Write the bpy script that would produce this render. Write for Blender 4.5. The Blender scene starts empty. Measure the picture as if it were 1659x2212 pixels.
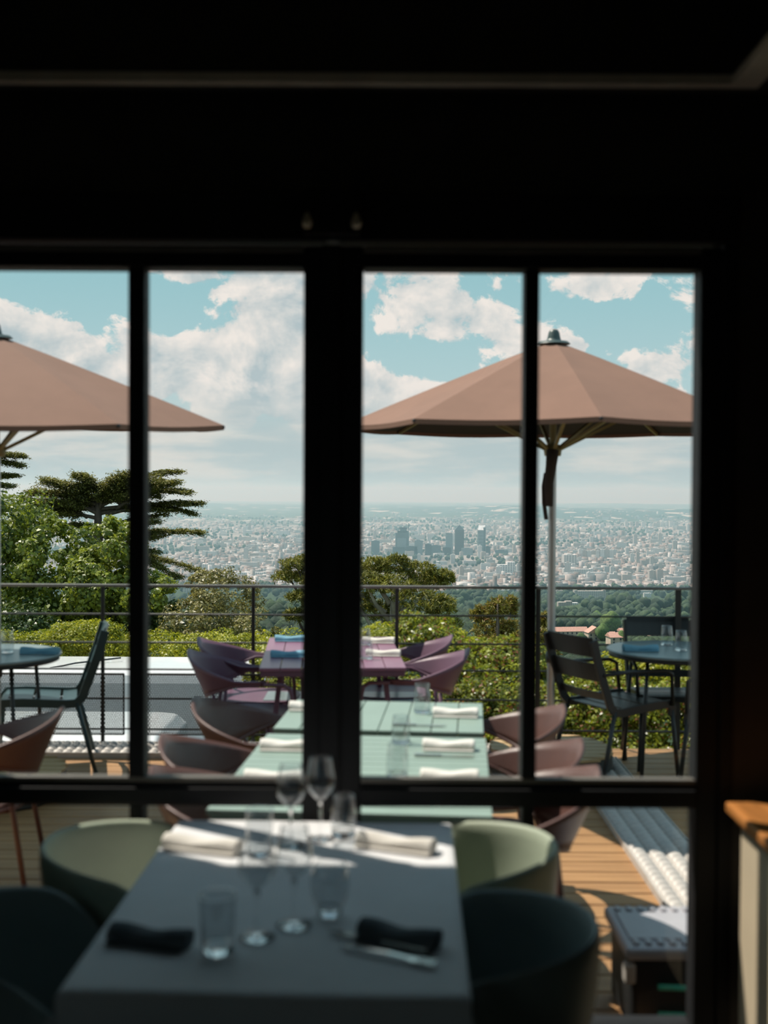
import bpy, bmesh, math, random
import numpy as np
from mathutils import Vector, Matrix

random.seed(7)
rng = np.random.default_rng(7)
scene = bpy.context.scene
C = scene.collection
PI = math.pi
R = math.radians

# ---------------------------------------------------------------- camera, light, exposure
EYE = Vector((0, 0, 1.65))
FPX = 2400.0                                   # focal length in pixels of the 1659 x 2212 frame
PITCH, ROLL = R(1.146), R(0.3)
cam_data = bpy.data.cameras.new('camera')
cam_data.sensor_fit = 'HORIZONTAL'
cam_data.sensor_width = 24.0
cam_data.lens = FPX / 1659 * 24.0
cam_data.clip_start, cam_data.clip_end = 0.05, 200000
cam_data.dof.use_dof = True
cam_data.dof.focus_distance = 45.0
cam_data.dof.aperture_fstop = 2.0
cam = bpy.data.objects.new('camera', cam_data)
CAM_M = Matrix.Translation(EYE) @ Matrix.Rotation(PI / 2 - PITCH, 4, 'X') @ Matrix.Rotation(ROLL, 4, 'Z')
cam.matrix_world = CAM_M
C.objects.link(cam)
scene.camera = cam

SUN_DIR = Vector((-0.843 * math.cos(R(58.5)), 0.537 * math.cos(R(58.5)), math.sin(R(58.5))))   # towards the sun
sun_data = bpy.data.lights.new('sun', 'SUN')
sun_data.energy = 6.0
sun_data.angle = R(0.55)
sun_data.color = (1.0, 0.90, 0.79)
sun = bpy.data.objects.new('sun', sun_data)
sun.rotation_euler = SUN_DIR.to_track_quat('Z', 'Y').to_euler()
sun.location = (-20, 12, 40)
C.objects.link(sun)

vs = scene.view_settings
vs.view_transform = 'Standard'
vs.look = 'None'
vs.gamma = 1.0
vs.use_curve_mapping = False
vs.exposure = 0.0
try:
    cy = scene.cycles
    cy.max_bounces = 10
    cy.diffuse_bounces = 3
    cy.glossy_bounces = 4
    cy.transmission_bounces = 10
    cy.transparent_max_bounces = 32
    cy.volume_bounces = 0
    cy.sample_clamp_indirect = 6.0
    cy.use_denoising = True
except Exception:
    pass


# ---------------------------------------------------------------- node helpers
class NT:
    def __init__(s, tree):
        s.t = tree
        s.t.nodes.clear()

    def n(s, kind, **kw):
        x = s.t.nodes.new(kind)
        for k, v in kw.items():
            setattr(x, k, v)
        return x

    def l(s, a, b):
        s.t.links.new(a, b)

    def put(s, sock, v):
        if hasattr(v, 'is_linked') or hasattr(v, 'node'):
            s.l(v, sock)
        else:
            sock.default_value = v

    def m(s, op, a, b=0.0, c=None, clamp=False):
        x = s.n('ShaderNodeMath', operation=op, use_clamp=clamp)
        s.put(x.inputs[0], a)
        s.put(x.inputs[1], b)
        if c is not None:
            s.put(x.inputs[2], c)
        return x.outputs[0]

    def mix(s, f, a, b, mode='MIX'):
        x = s.n('ShaderNodeMix', data_type='RGBA', blend_type=mode)
        s.put(x.inputs[0], f)
        s.put(x.inputs[6], a)
        s.put(x.inputs[7], b)
        return x.outputs[2]

    def smooth(s, v, lo, hi):
        x = s.n('ShaderNodeMapRange', interpolation_type='SMOOTHSTEP')
        s.put(x.inputs[0], v)
        x.inputs[1].default_value = lo
        x.inputs[2].default_value = hi
        return x.outputs[0]

    def noise(s, vec, scale, detail=4.0, rough=0.55, dist=0.0):
        x = s.n('ShaderNodeTexNoise')
        s.l(vec, x.inputs['Vector'])
        x.inputs['Scale'].default_value = scale
        x.inputs['Detail'].default_value = detail
        x.inputs['Roughness'].default_value = rough
        x.inputs['Distortion'].default_value = dist
        return x.outputs[0]

    def comb(s, x, y, z):
        c = s.n('ShaderNodeCombineXYZ')
        s.put(c.inputs[0], x)
        s.put(c.inputs[1], y)
        s.put(c.inputs[2], z)
        return c.outputs[0]


def rgba(c):
    return (c[0], c[1], c[2], 1.0)


# ---------------------------------------------------------------- sky with clouds
world = bpy.data.worlds.new('sky')
scene.world = world
world.use_nodes = True
w = NT(world.node_tree)
tc = w.n('ShaderNodeTexCoord')
sp = w.n('ShaderNodeSeparateXYZ')
w.l(tc.outputs['Generated'], sp.inputs[0])
dx, dy, dz = sp.outputs
az = w.m('ARCTAN2', dx, dy)
el = w.m('ARCSINE', dz)


def px_dir(u, v):
    return (u - 829.5) / FPX, (1058 + (u - 830) * .0052 - v) / FPX


# cloud masses: centre (u, v) of the photo turned into azimuth / elevation, half sizes, weight
BLOBS = [
    (-60, 760, 190, 95, .34), (60, 730, 110, 70, .26), (150, 800, 140, 80, .30), (250, 820, 130, 85, .28),
    (370, 800, 75, 70, .28), (500, 830, 120, 110, .32), (600, 640, 130, 130, .30), (430, 600, 90, 30, .16), (690, 760, 160, 160, .30),
    (860, 650, 130, 75, .20), (1000, 700, 90, 60, .10), (1085, 690, 50, 50, .18), (870, 835, 90, 35, .20), (810, 800, 60, 70, .12),
    (1245, 640, 85, 35, .20), (1400, 800, 70, 40, .30), (1240, 750, 50, 22, .20), (1520, 830, 40, 40, .22), (1490, 600, 55, 65, .24), (1370, 605, 28, 16, .16),
    (200, 640, 130, 45, -.30), (360, 680, 55, 50, -.28), (1330, 700, 150, 40, -.22), (1000, 600, 60, 40, -.14), (880, 770, 120, 18, -.10), (1180, 590, 60, 20, -.1), (1180, 840, 200, 30, -.06),
]
bias = None
for (u, v, su, sv, wt) in BLOBS:
    a0, e0 = px_dir(u, v)
    a = w.m('DIVIDE', w.m('SUBTRACT', az, a0), su / FPX)
    e = w.m('DIVIDE', w.m('SUBTRACT', el, e0), sv / FPX)
    q = w.m('ADD', w.m('MULTIPLY', a, a), w.m('MULTIPLY', e, e))
    g = w.m('MULTIPLY', w.m('EXPONENT', w.m('MULTIPLY', q, -1.0)), wt)
    bias = g if bias is None else w.m('ADD', bias, g)
p0 = w.comb(az, w.m('MULTIPLY', el, 1.25), 0.3)
p1 = w.comb(w.m('ADD', az, -0.010), w.m('ADD', w.m('MULTIPLY', el, 1.25), 0.016), 0.3)
n0 = w.noise(p0, 15.0, 11.0, 0.58, 0.2)
n1 = w.noise(p1, 15.0, 11.0, 0.58, 0.2)
big0 = w.noise(p0, 5.0, 3.0, 0.5)
dens = w.m('ADD', w.m('ADD', w.m('MULTIPLY', w.m('SUBTRACT', n0, 0.5), 1.75), bias), 0.425)
mask = w.smooth(dens, 0.50, 0.60)
lit = w.m('ADD', w.m('MULTIPLY', w.m('SUBTRACT', n0, n1), 4.2), 0.74)
edge = w.smooth(dens, 0.52, 0.98)
lit = w.m('SUBTRACT', lit, w.m('MULTIPLY', edge, 0.38))
lit = w.m('ADD', lit, w.m('MULTIPLY', w.m('SUBTRACT', big0, 0.5), 0.8), clamp=True)
ccol = w.mix(lit, (0.43, 0.50, 0.53, 1), (0.85, 0.77, 0.72, 1))
blue = w.mix(w.smooth(el, 0.03, 0.22), (0.46, 0.60, 0.62, 1), (0.29, 0.51, 0.56, 1))
blue = w.mix(w.smooth(el, 0.25, 1.2), blue, (0.17, 0.37, 0.56, 1))
sky = w.mix(mask, blue, ccol)
# the thin layered haze cloud over the horizon
ps = w.comb(w.m('MULTIPLY', az, 0.55), w.m('MULTIPLY', el, 3.2), 1.7)
st = w.noise(ps, 14.0, 6.0, 0.55)
low = w.mix(w.smooth(st, 0.40, 0.66), (0.43, 0.50, 0.52, 1), (0.67, 0.64, 0.60, 1))
lowmask = w.m('SUBTRACT', 1.0, w.smooth(el, 0.042, 0.098))
sky = w.mix(w.m('MULTIPLY', lowmask, 0.93), sky, low)
below = w.smooth(el, -0.06, -0.01)
sky = w.mix(below, (0.10, 0.13, 0.12, 1), sky)
bg = w.n('ShaderNodeBackground')
w.l(sky, bg.inputs[0])
bg.inputs[1].default_value = 1.12
wo = w.n('ShaderNodeOutputWorld')
w.l(bg.outputs[0], wo.inputs[0])


# ---------------------------------------------------------------- projection of photo pixels onto real planes
def ray(u, v):
    d = CAM_M.to_3x3() @ Vector(((u - 829.5) / FPX, -(v - 1106) / FPX, -1.0))
    return d.normalized()


def PY(u, v, Y):
    d = ray(u, v)
    return EYE + d * (Y / d.y)


def PZ(u, v, z):
    d = ray(u, v)
    return EYE + d * ((z - EYE.z) / d.z)


# ---------------------------------------------------------------- materials
MATS = {}


def mat(name, col, rough=0.5, metal=0.0, spec=0.5, var=0.12, scale=6.0, bump=0.0, stretch=(1, 1, 1), col2=None, trans=0.0, coat=0.0, sheen=0.0):
    m = bpy.data.materials.new(name)
    m.use_nodes = True
    t = NT(m.node_tree)
    out = t.n('ShaderNodeOutputMaterial')
    b = t.n('ShaderNodeBsdfPrincipled')
    tcn = t.n('ShaderNodeTexCoord')
    mp = t.n('ShaderNodeMapping')
    mp.inputs['Scale'].default_value = stretch
    t.l(tcn.outputs['Object'], mp.inputs[0])
    f = t.noise(mp.outputs[0], scale, 4.0, 0.6)
    c2 = col2 or tuple(max(0, x * (1 - var)) for x in col)
    c1 = col if col2 else tuple(min(1, x * (1 + var)) for x in col)
    cc = t.mix(t.smooth(f, 0.3, 0.7), rgba(c2), rgba(c1))
    t.l(cc, b.inputs['Base Color'])
    b.inputs['Roughness'].default_value = rough
    b.inputs['Metallic'].default_value = metal
    b.inputs['Specular IOR Level'].default_value = spec
    b.inputs['Coat Weight'].default_value = coat
    b.inputs['Sheen Weight'].default_value = sheen
    if bump:
        bn = t.n('ShaderNodeBump')
        bn.inputs['Strength'].default_value = bump
        bn.inputs['Distance'].default_value = 0.01
        f2 = t.noise(mp.outputs[0], scale * 6, 3.0, 0.6)
        t.l(f2, bn.inputs['Height'])
        t.l(bn.outputs[0], b.inputs['Normal'])
    if trans:
        tr = t.n('ShaderNodeBsdfTranslucent')
        t.l(cc, tr.inputs[0])
        mx = t.n('ShaderNodeMixShader')
        mx.inputs[0].default_value = trans
        t.l(b.outputs[0], mx.inputs[1])
        t.l(tr.outputs[0], mx.inputs[2])
        t.l(mx.outputs[0], out.inputs[0])
    else:
        t.l(b.outputs[0], out.inputs[0])
    MATS[name] = m
    return m


def leaf_mat(name, dark, light, trans=0.4, rough=0.42, extra=None):
    m = bpy.data.materials.new(name)
    m.use_nodes = True
    t = NT(m.node_tree)
    out = t.n('ShaderNodeOutputMaterial')
    g = t.n('ShaderNodeNewGeometry')
    ra = g.outputs['Random Per Island']
    tcn = t.n('ShaderNodeTexCoord')
    f = t.noise(tcn.outputs['Object'], 1.3, 3.0)
    k = t.m('ADD', t.m('MULTIPLY', ra, 0.6), t.m('MULTIPLY', t.m('SUBTRACT', f, 0.3), 0.9), clamp=True)
    k = t.m('POWER', k, 1.45)
    cc = t.mix(k, rgba(dark), rgba(light))
    if extra:
        cc = t.mix(t.m('GREATER_THAN', t.m('FRACT', t.m('MULTIPLY', ra, 17.0)), 0.88), cc, rgba(extra))
    b = t.n('ShaderNodeBsdfPrincipled')
    t.l(cc, b.inputs['Base Color'])
    b.inputs['Roughness'].default_value = rough
    tr = t.n('ShaderNodeBsdfTranslucent')
    tcol = t.mix(0.5, cc, t.mix(1.0, cc, (1.0, 1.0, 0.35, 1), 'MULTIPLY'))
    t.l(tcol, tr.inputs[0])
    mx = t.n('ShaderNodeMixShader')
    mx.inputs[0].default_value = trans
    t.l(b.outputs[0], mx.inputs[1])
    t.l(tr.outputs[0], mx.inputs[2])
    t.l(mx.outputs[0], out.inputs[0])
    return m


def island_mat(name, cols, rough=0.8, windows=None, leafy=0.0):
    """Buildings or trees of one mesh: a plain colour per piece; windows = (width, height) in metres draws a facade grid."""
    m = bpy.data.materials.new(name)
    m.use_nodes = True
    t = NT(m.node_tree)
    out = t.n('ShaderNodeOutputMaterial')
    b = t.n('ShaderNodeBsdfPrincipled')
    g = t.n('ShaderNodeNewGeometry')
    oi = t.n('ShaderNodeObjectInfo')
    r = t.m('FRACT', t.m('ADD', g.outputs['Random Per Island'], oi.outputs['Random']))
    cr = t.n('ShaderNodeValToRGB')
    cr.color_ramp.interpolation = 'CONSTANT'
    els = cr.color_ramp.elements
    while len(els) < len(cols):
        els.new(0.5)
    for i, c in enumerate(cols):
        els[i].position = i / len(cols)
        els[i].color = rgba(c)
    t.l(r, cr.inputs[0])
    cc = cr.outputs[0]
    if windows:
        tcn = t.n('ShaderNodeTexCoord')
        s = t.n('ShaderNodeSeparateXYZ')
        t.l(tcn.outputs['Object'], s.inputs[0])
        sn = t.n('ShaderNodeSeparateXYZ')
        t.l(g.outputs['True Normal'], sn.inputs[0])
        h = t.m('FRACT', t.m('DIVIDE', t.m('ADD', s.outputs[0], s.outputs[1]), windows[0]))
        vv = t.m('FRACT', t.m('DIVIDE', s.outputs[2], windows[1]))
        win = t.m('MULTIPLY', t.m('GREATER_THAN', h, 0.45), t.m('GREATER_THAN', vv, 0.5))
        win = t.m('MULTIPLY', win, t.m('LESS_THAN', t.m('ABSOLUTE', sn.outputs[2]), 0.3))
        cc = t.mix(win, cc, (0.07, 0.09, 0.10, 1))
    if leafy:
        tcn = t.n('ShaderNodeTexCoord')
        mpn = t.n('ShaderNodeMapping')
        mpn.inputs['Scale'].default_value = (leafy, leafy, leafy)
        t.l(tcn.outputs['Object'], mpn.inputs[0])
        f = t.noise(mpn.outputs[0], 1.0, 4.0, 0.7)
        cc = t.mix(t.smooth(f, .3, .7), t.mix(1.0, cc, (.45, .5, .5, 1), 'MULTIPLY'), t.mix(1.0, cc, (1.7, 1.6, 1.3, 1), 'MULTIPLY'))
        bn = t.n('ShaderNodeBump')
        bn.inputs['Strength'].default_value = 1.0
        bn.inputs['Distance'].default_value = 0.6 / leafy
        t.l(f, bn.inputs['Height'])
        t.l(bn.outputs[0], b.inputs['Normal'])
    t.l(cc, b.inputs['Base Color'])
    b.inputs['Roughness'].default_value = rough
    t.l(b.outputs[0], out.inputs[0])
    return m


def pane_mat(name, tint=(0.97, 0.985, 0.98), gain=1.0, rough=0.0):
    m = bpy.data.materials.new(name)
    m.use_nodes = True
    t = NT(m.node_tree)
    out = t.n('ShaderNodeOutputMaterial')
    tr = t.n('ShaderNodeBsdfTransparent')
    tr.inputs[0].default_value = rgba(tint)
    gl = t.n('ShaderNodeBsdfGlossy')
    gl.inputs['Roughness'].default_value = rough
    geo = t.n('ShaderNodeNewGeometry')
    dp = t.n('ShaderNodeVectorMath', operation='DOT_PRODUCT')
    t.l(geo.outputs['Normal'], dp.inputs[0])
    t.l(geo.outputs['Incoming'], dp.inputs[1])
    k = t.m('POWER', t.m('SUBTRACT', 1.0, t.m('ABSOLUTE', dp.outputs['Value']), clamp=True), 5.0)
    fr = t.m('ADD', t.m('MULTIPLY', k, 0.96), 0.04)
    mx = t.n('ShaderNodeMixShader')
    t.l(t.m('MULTIPLY', fr, gain, clamp=True), mx.inputs[0])
    t.l(tr.outputs[0], mx.inputs[1])
    t.l(gl.outputs[0], mx.inputs[2])
    t.l(mx.outputs[0], out.inputs[0])
    return m


def glass_mat(name, col=(1, 1, 1), ior=1.47):
    m = bpy.data.materials.new(name)
    m.use_nodes = True
    t = NT(m.node_tree)
    out = t.n('ShaderNodeOutputMaterial')
    g = t.n('ShaderNodeBsdfGlass')
    g.inputs['Color'].default_value = rgba(col)
    g.inputs['IOR'].default_value = ior
    g.inputs['Roughness'].default_value = 0.02
    t.l(g.outputs[0], out.inputs[0])
    return m


def perforated_mat(name, pitch, radius, col):
    """Sheet metal with staggered round holes (object X / Z)."""
    m = bpy.data.materials.new(name)
    m.use_nodes = True
    t = NT(m.node_tree)
    out = t.n('ShaderNodeOutputMaterial')
    tcn = t.n('ShaderNodeTexCoord')
    s = t.n('ShaderNodeSeparateXYZ')
    t.l(tcn.outputs['Object'], s.inputs[0])
    ph = pitch * 0.866
    holes = None
    for (ox, oz) in ((0, 0), (0.5, 0.5)):
        a = t.m('SUBTRACT', t.m('FRACT', t.m('ADD', t.m('DIVIDE', s.outputs[0], pitch), 50 + ox)), 0.5)
        c = t.m('SUBTRACT', t.m('FRACT', t.m('ADD', t.m('DIVIDE', s.outputs[2], 2 * ph), 50 + oz)), 0.5)
        a = t.m('MULTIPLY', a, pitch)
        c = t.m('MULTIPLY', c, 2 * ph)
        d = t.m('SQRT', t.m('ADD', t.m('MULTIPLY', a, a), t.m('MULTIPLY', c, c)))
        h = t.m('LESS_THAN', d, radius)
        holes = h if holes is None else t.m('MAXIMUM', holes, h)
    b = t.n('ShaderNodeBsdfPrincipled')
    b.inputs['Base Color'].default_value = rgba(col)
    b.inputs['Roughness'].default_value = 0.5
    tr = t.n('ShaderNodeBsdfTransparent')
    mx = t.n('ShaderNodeMixShader')
    t.l(holes, mx.inputs[0])
    t.l(b.outputs[0], mx.inputs[1])
    t.l(tr.outputs[0], mx.inputs[2])
    t.l(mx.outputs[0], out.inputs[0])
    return m


M_BEAD = mat('sunlit_bead', (0.16, 0.145, 0.125), 0.5)  # black bead painted lighter to stand for sunlight along it
M_BLACKFRAME = mat('black_painted_steel', (0.02, 0.021, 0.023), 0.6, spec=0.15)
M_WALL = mat('dark_wall_paint', (0.055, 0.053, 0.050), 0.7, spec=0.2)
M_CEIL = mat('dark_ceiling', (0.32, 0.32, 0.26), 0.8, spec=0.2)
M_TRIM = mat('taupe_trim', (0.80, 0.70, 0.58), 0.6)
M_FLOOR = mat('dark_floor', (0.03, 0.024, 0.02), 0.45, scale=3, stretch=(0.3, 4, 1))
M_DECK = mat('deck_wood', (0.43, 0.235, 0.098), 0.55, scale=5, stretch=(0.35, 7, 7), col2=(0.30, 0.155, 0.062), bump=0.25)
M_SLATWOOD = mat('parasol_base_wood', (0.60, 0.42, 0.22), 0.6, scale=4, stretch=(0.4, 8, 8), col2=(0.46, 0.30, 0.14))
M_JOIST = mat('joist', (0.05, 0.035, 0.025), 0.8)
M_GALV = mat('galvanised_steel', (0.52, 0.48, 0.44), 0.55, metal=0.1, var=0.08, scale=20)
M_RAIL = mat('railing_steel', (0.035, 0.036, 0.036), 0.38, metal=0.2)
M_RAILTOP = mat('sunlit_handrail', (0.20, 0.19, 0.175), 0.45, metal=0.2)  # sunlit look of the rail top put into a lighter base colour
M_CLOTH = mat('white_linen', (0.86, 0.86, 0.88), 0.85, var=0.03, scale=5, bump=0.08, sheen=0.2)
M_NAPKIN = mat('cream_napkin', (0.80, 0.76, 0.70), 0.9, var=0.05, scale=12, bump=0.2)
M_NAPDARK = mat('shaded_napkin', (0.12, 0.145, 0.16), 0.9, var=0.15, scale=12, bump=0.2)  # napkin colour darkened to stand for its side away from the light
M_NAPSHADE = mat('shade_blue_napkin', (0.20, 0.42, 0.55), 0.85, var=0.1, scale=12, bump=0.2)  # pale napkin with bluish shade put into its colour
M_CUTLERY = mat('cutlery_steel', (0.7, 0.68, 0.65), 0.2, metal=1.0, var=0.03)
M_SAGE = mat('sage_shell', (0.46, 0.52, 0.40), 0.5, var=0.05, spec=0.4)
M_SAGE_SHADE = mat('shaded_sage_shell', (0.29, 0.35, 0.34), 0.5, var=0.05, spec=0.4)  # sage shell again, with the room shade put into its colour
M_OAK = mat('oak_leg', (0.45, 0.27, 0.12), 0.5, scale=10, stretch=(6, 6, .5), var=0.2)
M_GREEN = mat('celadon_table', (0.265, 0.355, 0.305), 0.38, var=0.05, scale=3)
M_GREEND = mat('celadon_frame', (0.20, 0.31, 0.25), 0.4, var=0.05)
M_PLUM = mat('plum_metal', (0.27, 0.13, 0.20), 0.33, var=0.06, scale=4)
M_PLUMD = mat('plum_chair', (0.145, 0.072, 0.115), 0.45, var=0.06)
M_BROWN = mat('russet_chair', (0.108, 0.050, 0.040), 0.42, var=0.06)
M_TEAL = mat('dark_teal_metal', (0.028, 0.062, 0.068), 0.34, var=0.08)
M_TEALTOP = mat('teal_grey_tabletop', (0.20, 0.26, 0.27), 0.30, var=0.06)
M_CHAR = mat('charcoal_metal', (0.022, 0.025, 0.027), 0.40, var=0.1)
M_CANOPY = mat('terracotta_canvas', (0.235, 0.125, 0.086), 0.9, var=0.05, scale=3, bump=0.06)
M_CANOPY_SHADE = mat('shaded_canvas_underside', (0.045, 0.038, 0.032), 0.9, var=0.05, scale=3)  # same canvas, with the shade under the parasol put into its colour
M_ALU = mat('parasol_aluminium', (0.58, 0.57, 0.56), 0.35, metal=0.6, var=0.05)
M_BRONZE = mat('parasol_bronze', (0.30, 0.26, 0.12), 0.45, metal=0.2, var=0.1)
M_STRAP = mat('parasol_strap', (0.05, 0.042, 0.036), 0.9, var=0.1)
M_CAPG = mat('parasol_cap_green', (0.05, 0.075, 0.068), 0.4, var=0.1)
M_BASE = mat('parasol_base_side', (0.03, 0.032, 0.03), 0.6, var=0.1)
M_VAN = mat('white_vehicle_paint', (0.75, 0.74, 0.73), 0.3, var=0.02, coat=0.6)
M_VGLASS = mat('vehicle_glass', (0.02, 0.025, 0.03), 0.08, var=0.1)
M_TYRE = mat('tyre_rubber', (0.02, 0.02, 0.02), 0.8, var=0.1)
M_LAMP = mat('tail_lamp', (0.20, 0.02, 0.015), 0.25, var=0.1)
M_ORANGE = mat('orange_wood', (0.50, 0.20, 0.055), 0.35, scale=6, stretch=(6, .5, 6), var=0.25)
M_BEIGE = mat('beige_panel', (0.72, 0.60, 0.43), 0.6, var=0.04)
M_CRATE = mat('grey_crate_lid', (0.42, 0.41, 0.44), 0.35, var=0.06)
M_CRATEB = mat('dark_crate_body', (0.018, 0.019, 0.02), 0.4, var=0.1)
M_MINT = mat('mint_handle', (0.08, 0.62, 0.45), 0.4, var=0.05)
M_BRASS = mat('worn_brass', (0.70, 0.66, 0.52), 0.3, metal=0.1, var=0.1)
M_PANE = pane_mat('window_glass', gain=0.5)
M_BOWL = pane_mat('drinking_glass', (0.95, 0.96, 0.965), 2.0, 0.03)
M_STEM = glass_mat('thick_glass')
M_MESH = perforated_mat('perforated_black_sheet', 0.0155, 0.0056, (0.012, 0.013, 0.014))
M_BARK = mat('bark', (0.10, 0.075, 0.055), 0.9, scale=3, stretch=(3, 3, .6), var=0.3, bump=0.5)
M_PALEBARK = mat('pale_bark', (0.40, 0.34, 0.27), 0.9, scale=3, var=0.25)
L_MAPLE = leaf_mat('maple_leaf', (0.025, 0.055, 0.008), (0.46, 0.52, 0.06), 0.40, 0.42)
L_MAPLE2 = leaf_mat('light_maple_leaf', (0.05, 0.09, 0.012), (0.56, 0.60, 0.08), 0.42, 0.42)
L_CEDAR = leaf_mat('cedar_needle', (0.03, 0.042, 0.012), (0.46, 0.42, 0.10), 0.3, 0.6)
L_HEDGE = leaf_mat('hedge_leaf', (0.07, 0.12, 0.008), (0.78, 0.72, 0.07), 0.44)
L_IVY = leaf_mat('climber_leaf', (0.016, 0.042, 0.006), (0.62, 0.66, 0.07), 0.38, 0.32, extra=(0.30, 0.12, 0.05))
L_DARKHEDGE = leaf_mat('dark_hedge_leaf', (0.014, 0.038, 0.008), (0.15, 0.22, 0.04), 0.35, 0.35)
L_OLIVE = leaf_mat('olive_leaf', (0.07, 0.07, 0.02), (0.58, 0.50, 0.18), 0.3)
L_PINE = leaf_mat('pine_needle', (0.045, 0.06, 0.012), (0.56, 0.50, 0.09), 0.3, 0.55)
L_PINEY = leaf_mat('yellow_pine_needle', (0.08, 0.085, 0.015), (0.62, 0.50, 0.08), 0.25, 0.55, extra=(0.30, 0.15, 0.05))
M_CITY = island_mat('city_walls', [(0.40, 0.34, 0.31), (0.30, 0.22, 0.19), (0.46, 0.41, 0.39), (0.23, 0.155, 0.13), (0.35, 0.31, 0.28), (0.18, 0.14, 0.12), (0.60, 0.56, 0.53), (0.27, 0.19, 0.16), (0.11, 0.11, 0.11), (0.34, 0.26, 0.23)])
M_BLOCK = island_mat('apartment_walls', [(0.70, 0.67, 0.64), (0.56, 0.49, 0.44), (0.76, 0.74, 0.72), (0.50, 0.42, 0.37), (0.64, 0.60, 0.57)], windows=(5.0, 3.2))
M_TOWERD = mat('dark_tower', (0.045, 0.034, 0.033), 0.5, scale=.05)
M_TOWERG = mat('grey_tower', (0.075, 0.10, 0.11), 0.35, scale=.05)
M_TOWERL = mat('glass_tower', (0.17, 0.21, 0.22), 0.3, scale=.05)
M_TOWERB = mat('band_tower', (0.035, 0.045, 0.05), 0.3, scale=.05)
M_TOWERW = mat('pale_tower', (0.72, 0.72, 0.70), 0.4, scale=.05)
M_HOUSE = mat('house_wall', (0.62, 0.48, 0.38), 0.8, scale=.3)
M_TILE = mat('terracotta_roof', (0.55, 0.29, 0.22), 0.8, scale=2, var=0.2)
M_WIN = mat('house_window', (0.06, 0.06, 0.07), 0.3)
M_FOREST = island_mat('forest_green', [(0.022, 0.042, 0.022), (0.032, 0.058, 0.026), (0.018, 0.036, 0.020), (0.040, 0.070, 0.030), (0.026, 0.05, 0.026)], 0.9, leafy=5.0)
M_FORESTM = island_mat('forest_mass_green', [(0.022, 0.042, 0.022), (0.032, 0.058, 0.026), (0.018, 0.036, 0.020), (0.040, 0.070, 0.030)], 0.9, leafy=0.7)
M_FOREST2 = island_mat('bright_tree_green', [(0.07, 0.12, 0.03), (0.05, 0.09, 0.03), (0.085, 0.13, 0.035)], 0.9, leafy=5.0)


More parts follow.
